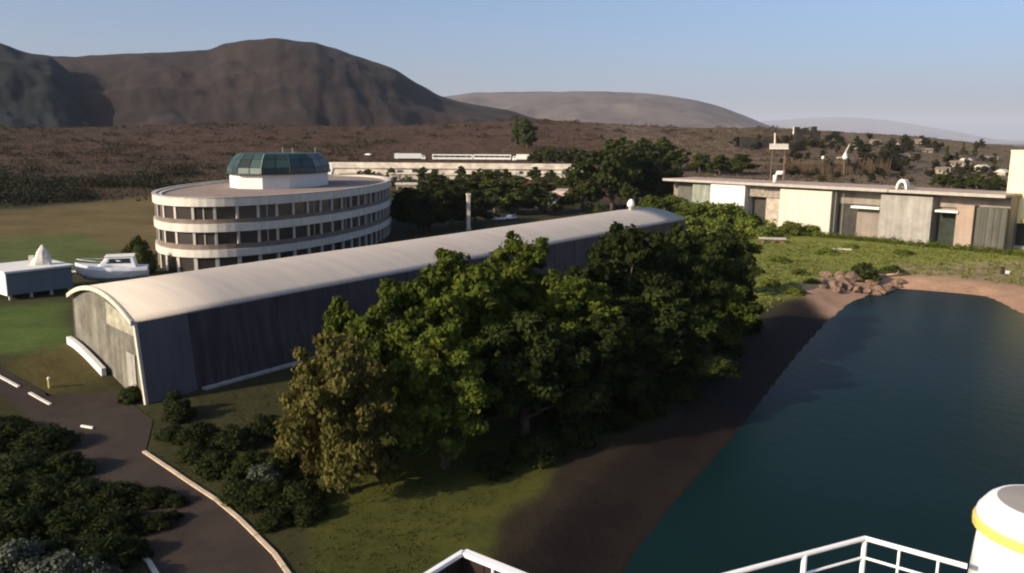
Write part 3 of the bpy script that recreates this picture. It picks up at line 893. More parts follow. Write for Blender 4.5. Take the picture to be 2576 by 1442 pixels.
def low_shed(px, py, wpx, hpx, depth, label, m):
    p = G(px, py); k = p[1] / FPX; w, h = wpx * k, hpx * k
    t = thing('low_shed', (p[0], p[1], p[2] - .4), -math.atan2(p[0], p[1]) * .5, label, 'shed')
    MB().box(-w / 2, w / 2, 0, depth, 0, h * .8).build('wall', m, t)
    MB().box(-w / 2 - .4, w / 2 + .4, -.5, depth + .4, h * .8, h * .8 + .5).build('roof', M_TRIM, t)
    for q in (-.3, .22): MB().box(w * q - .9, w * q + .9, -.06, -.01, 0, h * .55).build('opening', M_DARK, t)
low_shed(900, 452, 90, 20, 9, 'pale flat shed just past the oval building roof edge', M_ADOBE)
low_shed(1015, 455, 70, 22, 9, 'pale shed with dark opening at the right of the oval roof', M_ADOBE)
low_shed(1140, 452, 100, 15, 9, 'long pale shed in front of the adobe range middle', M_TRIM)
low_shed(1300, 453, 80, 13, 9, 'pale shed in front of the adobe range towards the grove', M_ADOBE)
low_shed(1415, 448, 50, 14, 8, 'small bright shed by the grove end of the adobe range', M_WHITE)
low_shed(1022, 478, 50, 18, 7, 'pinkish low shed wall right beside the oval building', M_HOUSE)
# ------------------------------------------------------------------ vehicles
def wheels(t, xs, ys, r, w=.25):
    for x in xs:
        for y in ys:
            mb = MB(); mb.tube([(x, y - w / 2, r), (x, y + w / 2, r)], r, 14); wh = mb.build('wheel', M_TYRE, t)
            MB().tube([(x, y - w / 2 - .015, r), (x, y + w / 2 + .015, r)], r * .5, 10).build('rim', M_CONC, wh)

def box_truck(loc, rz, label, L=9.0, group=None):
    t = thing('box_truck', loc, rz, label, 'truck', group)
    MB().box(-L / 2, L / 2 - 2.2, -1.2, 1.2, .9, 3.7).build('cargo_box', M_WHITE, t, bevel=.06)
    MB().add([(L / 2 - 2.1, -1.1, .5), (L / 2, -1.1, .5), (L / 2, -1.1, 1.6), (L / 2 - .5, -1.1, 2.7), (L / 2 - 2.1, -1.1, 2.7),
              (L / 2 - 2.1, 1.1, .5), (L / 2, 1.1, .5), (L / 2, 1.1, 1.6), (L / 2 - .5, 1.1, 2.7), (L / 2 - 2.1, 1.1, 2.7)],
             [(0, 1, 2, 3, 4), (9, 8, 7, 6, 5), (0, 5, 6, 1), (1, 6, 7, 2), (2, 7, 8, 3), (3, 8, 9, 4), (4, 9, 5, 0)]).build('cab', M_BOAT, t, bevel=.08)
    MB().add([(L / 2 - .06, -.95, 1.68), (L / 2 - .06, .95, 1.68), (L / 2 - .44, .95, 2.58), (L / 2 - .44, -.95, 2.58)], [(0, 1, 2, 3)]).build('windscreen', M_GLASS, t)
    for s_ in (-1, 1): MB().box(L / 2 - 1.6, L / 2 - .7, s_ * 1.105 - .01, s_ * 1.105 + .01, 1.65, 2.45).build('side_window', M_GLASS, t)
    MB().box(-L / 2, L / 2 - .3, -.5, .5, .45, .88).build('chassis', M_TYRE, t)
    wheels(t, (-L / 2 + 1.4, L / 2 - 1.2), (-1.0, 1.0), .48)
    return t

def bus(loc, rz, label, L=12.0):
    t = thing('bus', loc, rz, label, 'bus')
    MB().box(-L / 2, L / 2, -1.25, 1.25, .4, 3.2).build('body', M_WHITE, t, bevel=.18)
    for s_ in (-1, 1):
        for k in range(7): MB().box(-L / 2 + .5 + k * (L - 1) / 7, -L / 2 + .35 + (k + 1) * (L - 1) / 7, s_ * 1.26 - .012, s_ * 1.26 + .012, 1.6, 2.6).build('side_window', M_GLASS, t)
    MB().box(L / 2 - .01, L / 2 + .015, -1.05, 1.05, 1.3, 2.8).build('windscreen', M_GLASS, t)
    wheels(t, (-L / 2 + 2.6, L / 2 - 2.4), (-1.12, 1.12), .5)

def car(loc, rz, label, m=None, group=None):
    t = thing('car', loc, rz, label, 'car', group)
    m = m or M_BOAT
    prof = [(-2.1, .45), (-2.15, .95), (-1.3, 1.02), (-.85, 1.45), (.55, 1.45), (1.15, 1.0), (2.05, .85), (2.1, .45)]
    n = len(prof)
    mb = MB(); mb.add([(x, -.85, z) for x, z in prof] + [(x, .85, z) for x, z in prof], [tuple(range(n)), tuple(range(2 * n - 1, n - 1, -1))] + [(i, (i + 1) % n, n + (i + 1) % n, n + i) for i in range(n)])
    mb.build('body', m, t, bevel=.08)
    for s_ in (-1, 1):
        MB().add([(-1.05, s_ * .862, 1.06), (.95, s_ * .862, 1.06), (.5, s_ * .862, 1.39), (-.8, s_ * .862, 1.39)], [(0, 1, 2, 3)]).build('side_window', M_GLASS, t)
    MB().add([(.62, -.72, 1.40), (1.1, -.75, 1.06), (1.1, .75, 1.06), (.62, .72, 1.40)], [(0, 1, 2, 3)]).build('windscreen', M_GLASS, t).location.x = .06
    wheels(t, (-1.35, 1.3), (-.76, .76), .33, .2)

def on(px, py): return G(px, py)
def beyond(px, dist, dz=0):
    p = AZ(px, dist); p[2] += dz; return p
# the vehicles beyond the adobe range
def far_vehicle(px, py, wpx):
    p = G(px, py); return p, wpx * p[1] / FPX
p, w_ = far_vehicle(1031, 404, 76); box_truck(p, math.radians(8), 'white box truck with dark wheel gap parked beyond the adobe range', w_)
p, w_ = far_vehicle(1138, 404, 100); bus(p, math.radians(3), 'long white coach parked beside the box truck behind the adobe range', w_)
p, w_ = far_vehicle(1238, 404, 94); bus(p, math.radians(-3), 'white coach parked next to the short van body truck', w_)
p, w_ = far_vehicle(1310, 406, 42); box_truck(p, math.radians(175), 'short white van body truck at the end of the parked coaches', w_)
p, w_ = far_vehicle(926, 393, 30); car(p, math.radians(150), 'small white pickup car alone on the brown plain above the adobe range')
car(on(1252, 556), math.radians(35), 'pale car parked behind the hangar roof', M_BOAT, None)
car(on(1285, 553), math.radians(60), 'white car parked nose to the hedge behind the hangar', M_BOAT, None)

# ------------------------------------------------------------------ motor boat ashore
def boat():
    b = G(275, 722)
    t = thing('motor_boat', (b[0], b[1] + 1.5, b[2] - .05), math.radians(200), 'white cabin motor boat standing ashore behind the hangar', 'boat')
    t.scale = (1.12, 1.15, 1.35)
    S = []
    for x, hb, zk, zd in [(-4.6, 1.45, .75, 2.2), (-2.5, 1.65, .55, 2.2), (0, 1.7, .5, 2.3), (2.2, 1.45, .6, 2.5), (3.8, .85, .95, 2.75), (4.7, .12, 1.9, 2.95)]:
        S.append([(x, 0, zk), (x, -hb * .72, zk + .55), (x, -hb, zd - .35), (x, -hb * .98, zd), (x, hb * .98, zd), (x, hb, zd - .35), (x, hb * .72, zk + .55)])
    MB().loft(S).build('hull', M_BOAT, t, smooth=True, bevel=0)
    for p in t.children[0].data.polygons: p.use_smooth = False
    MB().loft([[(-3.2, -1.15, 2.2), (1.9, -1.0, 2.35), (1.9, 1.0, 2.35), (-3.2, 1.15, 2.2)], [(-2.9, -1.0, 3.5), (.6, -.85, 3.5), (.6, .85, 3.5), (-2.9, 1.0, 3.5)]]).build('cabin', M_BOAT, t, bevel=.12)
    MB().loft([[(-3.1, -1.1, 3.5), (.9, -.95, 3.5), (.9, .95, 3.5), (-3.1, 1.1, 3.5)], [(-3.0, -1.0, 3.66), (.7, -.85, 3.66), (.7, .85, 3.66), (-3.0, 1.0, 3.66)]]).build('cabin_roof', M_WHITE, t)
    for s_ in (-1, 1):
        MB().add([(-2.5, s_ * 1.10, 2.72), (.7, s_ * .99, 2.75), (.2, s_ * .905, 3.3), (-2.4, s_ * 1.03, 3.3)], [(0, 1, 2, 3)]).build('side_window', M_GLASS, t)
    MB().add([(1.62, -.8, 2.72), (1.62, .8, 2.72), (.95, .75, 3.35), (.95, -.75, 3.35)], [(0, 1, 2, 3)]).build('windscreen', M_GLASS, t)
    mb = MB(); mb.tube([(4.5, 0, 3.3), (3.6, -.75, 3.25), (2.0, -1.3, 3.1), (.2, -1.5, 3.0)], .03, 5); mb.tube([(4.5, 0, 3.3), (3.6, .75, 3.25), (2.0, 1.3, 3.1), (.2, 1.5, 3.0)], .03, 5); mb.build('bow_rail', M_RAILW, t)
    for x in (-2.6, 1.6): MB().box(x - .2, x + .2, -1.1, 1.1, -.1, .72).build('cradle', M_WOOD, t)
boat()

def cabin_trailer():
    b = un(22, 757, 2.5)
    t = thing('site_cabin', (b[0], b[1], gz1(b[0], b[1])), math.radians(52), 'white flat roofed site cabin with shaded side coloured blue grey on stilts', 'cabin')
    # local x along the shaded long side, local y to the sunlit end
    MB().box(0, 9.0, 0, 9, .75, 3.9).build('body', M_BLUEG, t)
    MB().box(-.14, -.004, -.05, 9, .7, 3.95).build('end_wall', M_WHITE, t)
    MB().box(-.3, 9.3, -.3, 9.2, 3.95, 4.25).build('roof', M_WHITE, t)
    for x in (.4, 3.2, 6.0, 8.6):
        for y in (.4, 8.4): MB().box(x - .18, x + .18, y - .18, y + .18, -.2, .75).build('stilt', M_CONC, t)
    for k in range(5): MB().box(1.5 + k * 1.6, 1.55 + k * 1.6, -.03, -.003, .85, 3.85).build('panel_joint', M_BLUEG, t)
    # peaked plaster prop on its roof
    pb = at(84, 668, b[1] + 7)
    p = thing('plaster_peak', (t.location.x + math.cos(t.rotation_euler.z) * 6.2 - math.sin(t.rotation_euler.z) * 3.2, t.location.y + math.sin(t.rotation_euler.z) * 6.2 + math.cos(t.rotation_euler.z) * 3.2, t.location.z + 4.25), .3,
              'ragged white plaster peak standing on the site cabin roof', 'prop')
    mb = MB(); rs = random.Random(3)
    R = []
    for z, r in ((0, 1.55), (.7, 1.35), (1.3, 1.1), (1.9, .8), (2.5, .45), (3.0, .12)):
        R.append([((r * rs.uniform(.75, 1.15)) * math.cos(q) + .25 * z * .3, r * .7 * rs.uniform(.75, 1.15) * math.sin(q), z) for q in np.linspace(0, 2 * math.pi, 10)[:-1]])
    mb.loft(R); mb.build('peak', mat('plaster', (.55, .52, .46), .9, .25, 1.2, bump=.5), p)
    c = MB(); c.box(-1.7, -1.0, -.3, .3, 0, 1.4); c.build('buttress', mat('plaster', (1, 1, 1)), p)
cabin_trailer()
pl = G(150, 694)
t = thing('white_plank_walk', (pl[0], pl[1] + 1, pl[2]), math.radians(12), 'low white plank walkway between the site cabin and the boat', 'walkway')
for k in range(5): MB().box(-2.6 + k * 1.05, -1.6 + k * 1.05, -.6, .6, .5, .62).build('plank', M_WHITE, t)
for x in (-2.2, 0, 2.2): MB().box(x - .1, x + .1, -.5, .5, -.1, .5).build('trestle', M_WOOD, t)

# ------------------------------------------------------------------ ship the picture was taken from
def ship():
    ZR, ZD = 18.1, 17.0
    f = lambda px, py: un(px, py, ZR)[:2]
    t = thing('ship', (3, 6, WATER_Z), 0, 'white painted ship deck rails with yellow banded vent cowl by the water', 'ship')
    L0 = np.array([3, 6, WATER_Z])
    def loc(p, z): return (p[0] - L0[0], p[1] - L0[1], z - L0[2])
    A, B, C = f(1858, 1438), f(2175, 1354), f(2432, 1425)
    a, b, c = f(1080, 1441), f(1165, 1388), f(1297, 1441)
    ext = lambda p, q, k: q + (q - p) / np.linalg.norm(q - p) * k
    A2 = ext(B, A, 3.2); a2 = ext(b, a, 2.5); c2 = ext(b, c, 2.5)
    # deck and superstructure below the rails
    outline = [a2, b + np.array([0, -.02]), c2, A2, B, C, np.array([11.5, 12.0]), np.array([11.5, -4]), np.array([-7, -4])]
    MB().prism([loc(p, 0)[:2] for p in outline], ZD - .25 - L0[2], ZD - L0[2]).build('deck', M_WOOD, t)
    inner = [p * .985 for p in outline]
    ctr = np.mean(outline, axis=0)
    inner = [ctr + (p - ctr) * .97 for p in outline]
    MB().prism([loc(p, 0)[:2] for p in inner], -1.5, ZD - .25 - L0[2]).build('superstructure', M_WHITE, t)
    def rail(pts, z, r, name):
        MB().tube([loc(p, z) for p in pts], r, 10).build(name, M_RAILW, t)
    rail([A2, A, B, C], ZR, .052, 'top_rail'); rail([A2, A, B, C], ZR - .42, .028, 'mid_rail')
    def post(p, r): MB().tube([loc(p, ZD), loc(p, ZR)], r, 8).build('post', M_RAILW, t)
    post(B, .05); post(f(2023, 1396), .055); post(f(2262, 1379), .025); post(A2, .05); post(f(2360, 1406), .025)
    # left bulwark with flat capping rail
    def cap(p, q, w):
        u = (q - p) / np.linalg.norm(q - p); n = np.array([-u[1], u[0]])
        MB().prism([loc(p - n * w / 2, 0)[:2], loc(q - n * w / 2, 0)[:2], loc(q + n * w / 2, 0)[:2], loc(p + n * w / 2, 0)[:2]], ZR - .05 - L0[2], ZR + .03 - L0[2]).build('capping_rail', M_RAILW, t)
    cap(a2, b, .10); cap(b + (c2 - b) * .004, c2, .17)
    def board(p, q):
        n = 7
        for k in range(n):
            u = (q - p) / n; s0 = p + u * (k + .02); s1 = p + u * (k + .98); m = np.array([-u[1], u[0]]); m /= np.linalg.norm(m)
            MB().prism([loc(s0 - m * .025, 0)[:2], loc(s1 - m * .025, 0)[:2], loc(s1 + m * .025, 0)[:2], loc(s0 + m * .025, 0)[:2]], ZD - L0[2], ZR - .052 - L0[2]).build('bulwark_board', M_DKBROWN, t)
    board(a2, b); board(b, c2)
    post(f(1240, 1418) + np.array([0, -.06]), .03)
    # vent cowl
    axis = at(2634, 1268, 14.2)
    zt = axis[2]; q = axis[:2]
    cw = MB(); cw.lathe([(1.02, ZD), (.98, zt - .95), (1.0, zt - .9)], 28); cw = None
    o = MB().lathe([(1.18, ZD - zt), (1.10, -1.0), (1.07, -.70)], 32); o = o.build('cowl_base', M_RAILW, t, smooth=True); o.location = loc(q, zt)
    o2 = MB().lathe([(1.07, -.66), (1.19, -.60), (1.19, -.46), (1.15, -.42)], 32).build('cowl_band', M_YBAND, t); o2.location = loc(q, zt)
    o3 = MB().lathe([(1.15, -.415), (1.13, -.30), (.98, -.08), (.88, 0), (.80, 0)], 32).build('cowl_cap', M_RAILW, t, smooth=True); o3.location = loc(q, zt)
    o4 = MB().lathe([(.82, .004), (.4, .03), (.02, .035)], 32).build('cowl_lid', M_LID, t); o4.location = loc(q, zt)
    for k in range(3): MB().box(1.08, 1.16, -.05, .05, -.95 + k * .1, -.9 + k * .1)
ship()

# ------------------------------------------------------------------ trees
HT, WT = 12.0, 9.0
T_MAIN = [tree_proto('broad', HT, WT, 20, L_MAIN, 430, .185, 0, .26, k) for k in range(4)]
T_DARK = [tree_proto('broad', HT, WT, 18, L_DARK, 430, .185, 0, .26, 20 + k) for k in range(3)]
T_OLIVE = [tree_proto('willow', HT, WT, 26, L_OLIVE, 420, .17, 1.6, .2, 40 + k) for k in range(2)]
T_MIDS = [tree_proto('mid', HT, WT, 12, L_MID, 150, .30, 0, .22, 60 + k) for k in range(4)]
T_SPIRE = [tree_proto('spire', HT, WT * .6, 16, L_MID, 180, .26, 0, .15, 80 + k, True) for k in range(2)]
T_FAR = [tree_proto('far', HT, WT, 8, L_WOODF, 50, .5, 0, .22, 90 + k) for k in range(3)]
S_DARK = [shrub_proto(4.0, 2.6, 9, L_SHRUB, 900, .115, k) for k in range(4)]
S_BRIGHT = [shrub_proto(4.0, 2.4, 8, L_BRIGHT, 600, .15, 10 + k) for k in range(3)]
S_GREY = [shrub_proto(4.0, 2.6, 9, L_GREY, 900, .115, 30 + k) for k in range(2)]
S_MID = [shrub_proto(4.0, 2.6, 8, L_MID, 600, .15, 50 + k) for k in range(3)]

def tree_at(px, by, ty, wpx, protos, label, group=None, name='tree', k=None, w0=WT, cat='tree'):
    loc = G(px, by); Y = loc[1]
    top = at(px, ty, Y)[2]
    hh = max(1.5, top - loc[2]); ww = wpx * Y / FPX
    pr = protos[random.randrange(len(protos)) if k is None else k % len(protos)]
    return plant(name, pr, (loc[0], loc[1], loc[2]), (ww / w0, ww / w0, hh / HT), random.uniform(0, 6.28), label, cat, group)

tree_at(860, 1240, 835, 345, T_OLIVE, 'yellowish olive weeping tree at the road end of the tree row', name='willow_tree', k=0)
tree_at(790, 1190, 940, 150, T_OLIVE, 'small olive weeping tree leaning out beside the larger willow', name='willow_tree', k=1)
tree_at(868, 1075, 752, 170, T_MAIN, 'narrow green tree rising against the dark hangar wall', k=0)
tree_at(1010, 1110, 695, 290, T_MAIN, 'rounded mid green tree between the willow and the tallest tree', k=1)
tree_at(1160, 1080, 635, 340, T_MAIN, 'broad bright green tree beside the tallest tree of the row', k=2)
tree_at(1290, 1000, 585, 300, T_MAIN, 'tallest tree of the row overlapping the hangar roof edge', k=3)
tree_at(1120, 1180, 800, 300, T_MAIN, 'low spreading green tree in front of the hangar tree row', k=3)
tree_at(1320, 1120, 780, 330, T_DARK, 'dark round tree in front of the tallest tree', k=0)
tree_at(1440, 1040, 690, 310, T_MAIN, 'green tree with pale leaf tips before the hangar gap', k=1)
tree_at(1560, 930, 562, 290, T_DARK, 'dark tree covering the middle of the hangar eave', k=1)
tree_at(1500, 1060, 780, 300, T_DARK, 'dark tree on the bank side of the row above the lagoon path', k=2)
tree_at(1690, 900, 562, 270, T_DARK, 'dark broad tree below the far end of the hangar', k=2)
tree_at(1640, 1000, 720, 320, T_DARK, 'wide dark tree nearest the lagoon bank in the row', k=0)
tree_at(1790, 850, 585, 220, T_DARK, 'dark tree at the meadow end of the hangar row', k=1)
tree_at(1780, 905, 690, 220, T_MAIN, 'lower green tree where the row meets the meadow', k=0)
tree_at(1850, 745, 585, 120, T_DARK, 'small dark tree standing out over the meadow edge', k=2)

G_MID = 'trees between the hangar and the adobe range'
for px, by, ty, w in [(1030, 585, 470, 110), (1080, 580, 455, 130), (1135, 572, 465, 120), (1195, 560, 478, 100), (1010, 560, 480, 70)]:
    tree_at(px, by, ty, w, T_DARK, 'dark shady tree growing right behind the oval building', G_MID)
for px, by, ty, w in [(1245, 540, 448, 110), (1300, 540, 440, 140), (1360, 540, 452, 110), (1100, 520, 440, 120), (1180, 505, 440, 110), (1230, 490, 425, 70)]:
    tree_at(px, by, ty, w, T_MIDS, 'mid green bushy tree between the hangar roof and the adobe range', G_MID)
for px, by, ty, w in [(905, 456, 428, 30), (930, 455, 425, 34), (985, 452, 422, 34), (1062, 455, 420, 40), (1090, 456, 428, 36), (1160, 455, 416, 34), (1205, 455, 424, 40), (1270, 456, 424, 44), (1345, 455, 418, 40), (1385, 454, 426, 36), (1430, 452, 420, 40)]:
    tree_at(px, by, ty, w, T_MIDS, 'small round tree standing right before the adobe range', 'small trees before the adobe range')
tree_at(1465, 530, 400, 130, T_MIDS, 'leafy tree on the near flank of the tall dark grove', None, k=1)
tree_at(1540, 532, 352, 150, T_MIDS, 'tallest pointed tree of the dark grove behind the hangar end', None, k=2)
tree_at(1600, 520, 380, 140, T_DARK, 'dark round tree in the grove beside the tallest pointed tree', None, k=0)
tree_at(1655, 505, 400, 120, T_DARK, 'dark tree closing the grove next to the studio block', None, k=1)
for px, by, ty, w in [(1570, 430, 345, 90), (1620, 432, 348, 90), (1670, 430, 346, 80), (1710, 432, 372, 70), (1760, 436, 385, 70), (1810, 440, 390, 70), (1860, 442, 385, 80)]:
    tree_at(px, by, ty, w, T_MIDS, 'brownish green tree in the line behind the studio block roof', 'trees behind the studio block')
for k in range(9):
    tree_at(1345 + k * 24, 415, 372 + random.uniform(-4, 6), 40, T_MIDS, 'dark green tree of the clipped row above the adobe range', 'row of trees above the adobe range')
tree_at(1325, 378, 300, 68, T_MIDS, 'lone tall leaning tree on the brown plain', None, k=3, name='lone_tree')
tree_at(1297, 372, 288, 26, T_SPIRE, 'slender dark tree pressed against the lone tall tree', None, k=0, name='slender_tree', w0=WT * .6)

def shrub_at(px, by, wpx, hpx, protos, label, group=None, name='shrub', cat='shrub'):
    loc = G(px, by); Y = loc[1]
    w = wpx * Y / FPX; h = hpx * Y / FPX
    pr = random.choice(protos)
    return plant(name, pr, (loc[0], loc[1], loc[2] - .05), (w / 4, w / 4, h / 2.6), random.uniform(0, 6.28), label, cat, group, ('stem', 'foliage'))

def pick(px, by, rules, default):
    for x0, x1, y0, y1, lab in rules:
        if x0 <= px < x1 and y0 <= by < y1: return lab
    return default
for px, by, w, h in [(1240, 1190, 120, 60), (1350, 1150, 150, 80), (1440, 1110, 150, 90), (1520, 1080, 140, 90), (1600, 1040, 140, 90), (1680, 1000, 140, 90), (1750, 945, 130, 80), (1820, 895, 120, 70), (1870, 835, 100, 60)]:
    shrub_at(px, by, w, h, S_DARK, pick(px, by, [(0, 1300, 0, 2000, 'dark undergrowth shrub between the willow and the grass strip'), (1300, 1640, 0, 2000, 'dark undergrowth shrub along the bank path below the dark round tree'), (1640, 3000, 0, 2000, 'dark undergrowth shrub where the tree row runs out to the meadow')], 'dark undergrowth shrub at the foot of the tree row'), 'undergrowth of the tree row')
g1 = 'shrubs left of the road'
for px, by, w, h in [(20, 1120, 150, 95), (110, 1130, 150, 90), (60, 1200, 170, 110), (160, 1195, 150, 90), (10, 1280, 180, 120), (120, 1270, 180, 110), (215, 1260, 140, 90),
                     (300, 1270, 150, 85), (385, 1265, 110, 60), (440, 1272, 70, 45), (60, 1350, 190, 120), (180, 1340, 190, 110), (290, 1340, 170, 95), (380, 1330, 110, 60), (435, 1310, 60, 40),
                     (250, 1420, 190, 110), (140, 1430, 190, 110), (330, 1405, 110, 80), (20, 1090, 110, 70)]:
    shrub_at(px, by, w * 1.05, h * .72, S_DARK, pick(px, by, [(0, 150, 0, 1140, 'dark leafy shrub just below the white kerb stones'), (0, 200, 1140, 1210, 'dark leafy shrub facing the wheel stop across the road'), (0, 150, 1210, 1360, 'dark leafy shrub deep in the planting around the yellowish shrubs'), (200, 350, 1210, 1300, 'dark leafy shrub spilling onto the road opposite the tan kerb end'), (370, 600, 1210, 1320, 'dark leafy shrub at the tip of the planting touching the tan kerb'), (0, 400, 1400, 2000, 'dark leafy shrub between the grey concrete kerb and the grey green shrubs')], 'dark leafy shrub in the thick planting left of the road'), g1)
for px, by, w, h in [(45, 1470, 220, 130), (150, 1500, 220, 130), (225, 1500, 170, 100)]:
    shrub_at(px, by, w, h, S_GREY, 'pale grey green shrub below the dark planting by the concrete kerb', 'grey green shrubs below the planting')
for px, by, w, h in [(30, 1235, 60, 45), (60, 1245, 60, 40)]:
    shrub_at(px, by, w, h, S_BRIGHT, 'small yellowish shrub among the dark planting by the road', 'yellowish shrubs in the planting')
g2 = 'shrubs right of the kerb'
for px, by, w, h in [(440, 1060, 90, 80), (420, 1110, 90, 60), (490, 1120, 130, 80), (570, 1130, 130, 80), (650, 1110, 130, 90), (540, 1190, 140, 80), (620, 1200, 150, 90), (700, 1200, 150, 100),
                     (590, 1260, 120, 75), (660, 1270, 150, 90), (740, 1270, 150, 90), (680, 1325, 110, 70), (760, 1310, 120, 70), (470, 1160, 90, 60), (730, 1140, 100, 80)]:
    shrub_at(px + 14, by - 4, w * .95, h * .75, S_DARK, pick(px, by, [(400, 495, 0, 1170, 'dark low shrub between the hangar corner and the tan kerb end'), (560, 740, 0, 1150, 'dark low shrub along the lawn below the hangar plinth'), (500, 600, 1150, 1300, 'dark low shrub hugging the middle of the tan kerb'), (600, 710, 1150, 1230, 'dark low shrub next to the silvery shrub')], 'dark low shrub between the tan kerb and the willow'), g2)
shrub_at(665, 1225, 110, 70, S_GREY, 'silvery shrub with pale shoots beside the tan kerb')
shrub_at(330, 1010, 75, 40, S_MID, 'olive clump at the foot of the hangar corner')
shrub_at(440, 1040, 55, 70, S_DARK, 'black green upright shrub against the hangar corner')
shrub_at(362, 690, 70, 75, S_MID, 'green bush between the boat and the oval building')
shrub_at(345, 645, 60, 55, S_MID, 'rounded bush on the field edge behind the boat')
# bright bushes round the hangar's far end and the studio block
g3 = 'bushes at the far end of the hangar'
for px, by, w, h in [(1640, 540, 90, 55), (1690, 535, 90, 50), (1740, 560, 100, 60), (1790, 560, 110, 60), (1840, 565, 100, 60), (1770, 530, 90, 45), (1820, 535, 90, 45), (1870, 590, 90, 50), (1900, 560, 80, 50), (1725, 590, 110, 55), (1800, 600, 110, 55)]:
    shrub_at(px, by, w, h, S_BRIGHT, 'bright green bush massed between the hangar end and the white panel', g3)
g4 = 'bushes along the studio block'
for px, by, w, h in [(1945, 575, 70, 40), (1990, 590, 80, 38), (2040, 592, 70, 30), (1925, 600, 80, 35), (2085, 590, 40, 18), (2180, 592, 50, 18), (2450, 618, 60, 18), (2500, 618, 60, 20), (2380, 606, 60, 45), (2350, 612, 40, 25)]:
    shrub_at(px, by, w, h, S_BRIGHT, 'weedy bush at the foot of the studio block walls', g4)
shrub_at(2266, 606, 66, 45, S_MID, 'rounded green bush against the grey panel')
shrub_at(2218, 600, 26, 26, S_MID, 'little dark bush at the grey panel edge')
g5 = 'tussocks on the meadow'
for px, by, w, h in [(1960, 660, 60, 18), (2010, 690, 50, 16), (2080, 640, 60, 18), (1935, 720, 60, 22), (2000, 740, 60, 20), (2140, 625, 40, 14), (1900, 690, 50, 20), (2040, 712, 40, 14), (2270, 640, 60, 14)]:
    shrub_at(px, by, w, h, S_BRIGHT, 'low grassy tussock on the meadow above the lagoon', g5)
shrub_at(2170, 705, 90, 45, S_MID, 'dense green bush growing on the rock heap')
shrub_at(2245, 690, 60, 25, S_MID, 'flattened dark bush trailing off the rock heap')

# ------------------------------------------------------------------ rock heap, logs, small things on the shore
def boulder(px, py, r, rs):
    p = G(px, py)
    b = bmesh.new(); bmesh.ops.create_icosphere(b, subdivisions=2, radius=1)
    s = rs.uniform(0, 50)
    for v in b.verts:
        k = 1 + .55 * mnoise.noise(v.co * 1.5 + Vector((s, 0, 0))) + .25 * mnoise.noise(v.co * 3 + Vector((0, s, 0)))
        v.co = Vector((v.co.x * 1.2, v.co.y, v.co.z * .7)) * k * r
    me = bpy.data.meshes.new('boulder'); b.to_mesh(me); b.free(); me.materials.append(M_ROCK)
    o = bpy.data.objects.new('boulder', me); COL.objects.link(o); o.location = (p[0], p[1], p[2] + r * .25); o.rotation_euler = (0, 0, rs.uniform(0, 6))
    return tag(o, 'brown boulder in the rock heap at the water edge', 'boulder', 'boulders of the rock heap')
rs = random.Random(8)
for px, py, r in [(2080, 712, 1.3), (2100, 725, 1.5), (2125, 722, 1.7), (2115, 700, 1.4), (2150, 733, 1.2), (2180, 738, 1.1), (2200, 742, 1.0), (2215, 735, 1.3), (2235, 728, 1.1), (2255, 722, .9), (2145, 705, 1.6), (2080, 695, 1.1), (2105, 735, .9), (2230, 740, .8), (2265, 712, .9), (2070, 725, .8), (2190, 715, 1.4)]:
    boulder(px, py, r, rs)
def log(pa, pb, r, label):
    a, b = G(*pa), G(*pb)
    mid = (a + b) / 2 + np.array([.2, -.3, .25])
    a = a + np.array([0, 0, r * 1.6]); b = b + np.array([0, 0, r * .9]); mid[2] = max(mid[2], (a[2] + b[2]) / 2) + .1
    t = thing('driftwood_log', (a[0], a[1], a[2] - r), 0, label, 'log')
    o_ = np.array([a[0], a[1], a[2] - r])
    MB().tube([a - o_, mid - o_, b - o_], [r, r * .85, r * .45], 9).build('stem', M_SAND, t, smooth=True)
    d_ = (b - a) * .25
    MB().tube([mid - o_, mid - o_ + np.array([d_[1], -d_[0], .7]) * .35 + np.array([0, 0, .5])], [r * .4, r * .15], 6).build('branch', M_SAND, t)
log((2205, 700), (2290, 692), .28, 'long pale driftwood log lying across the top of the rock heap')
log((2150, 728), (2205, 745), .35, 'short tan driftwood log sloping down to the water')
bt = G(2520, 690)
t = thing('mooring_post', (bt[0], bt[1], bt[2] - .05), 0, 'short black mooring post beside a white block on the beach', 'post')
MB().lathe([(.42, 0), (.36, .5), (.30, 1.25), (.42, 1.35), (.42, 1.5), (.1, 1.58)], 14).build('shaft', M_TYRE, t, smooth=False)
MB().box(.6, 1.3, -.4, .4, 0, .75).build('base_block', M_WHITE, t, bevel=.06)
bs = G(1942, 612)
t = thing('stone_bench', (bs[0], bs[1], bs[2]), math.radians(-8), 'long flat stone slab bench at the meadow edge', 'bench')
MB().box(-3.4, 3.4, -.9, .9, 1.0, 1.45).build('slab', M_CONC, t, bevel=.08)
for x in (-2.4, 0, 2.4): MB().box(x - .35, x + .35, -.6, .6, -.2, 1.0).build('leg', M_ROCK, t, bevel=.05)
sl = G(2118, 628)
t = thing('white_slab', (sl[0], sl[1], sl[2]), math.radians(-5), 'thin pale slab lying flat in the meadow grass', 'slab')
MB().box(-2.2, 2.2, -.7, .7, -.05, .18).build('slab', M_TRIM, t, bevel=.03)

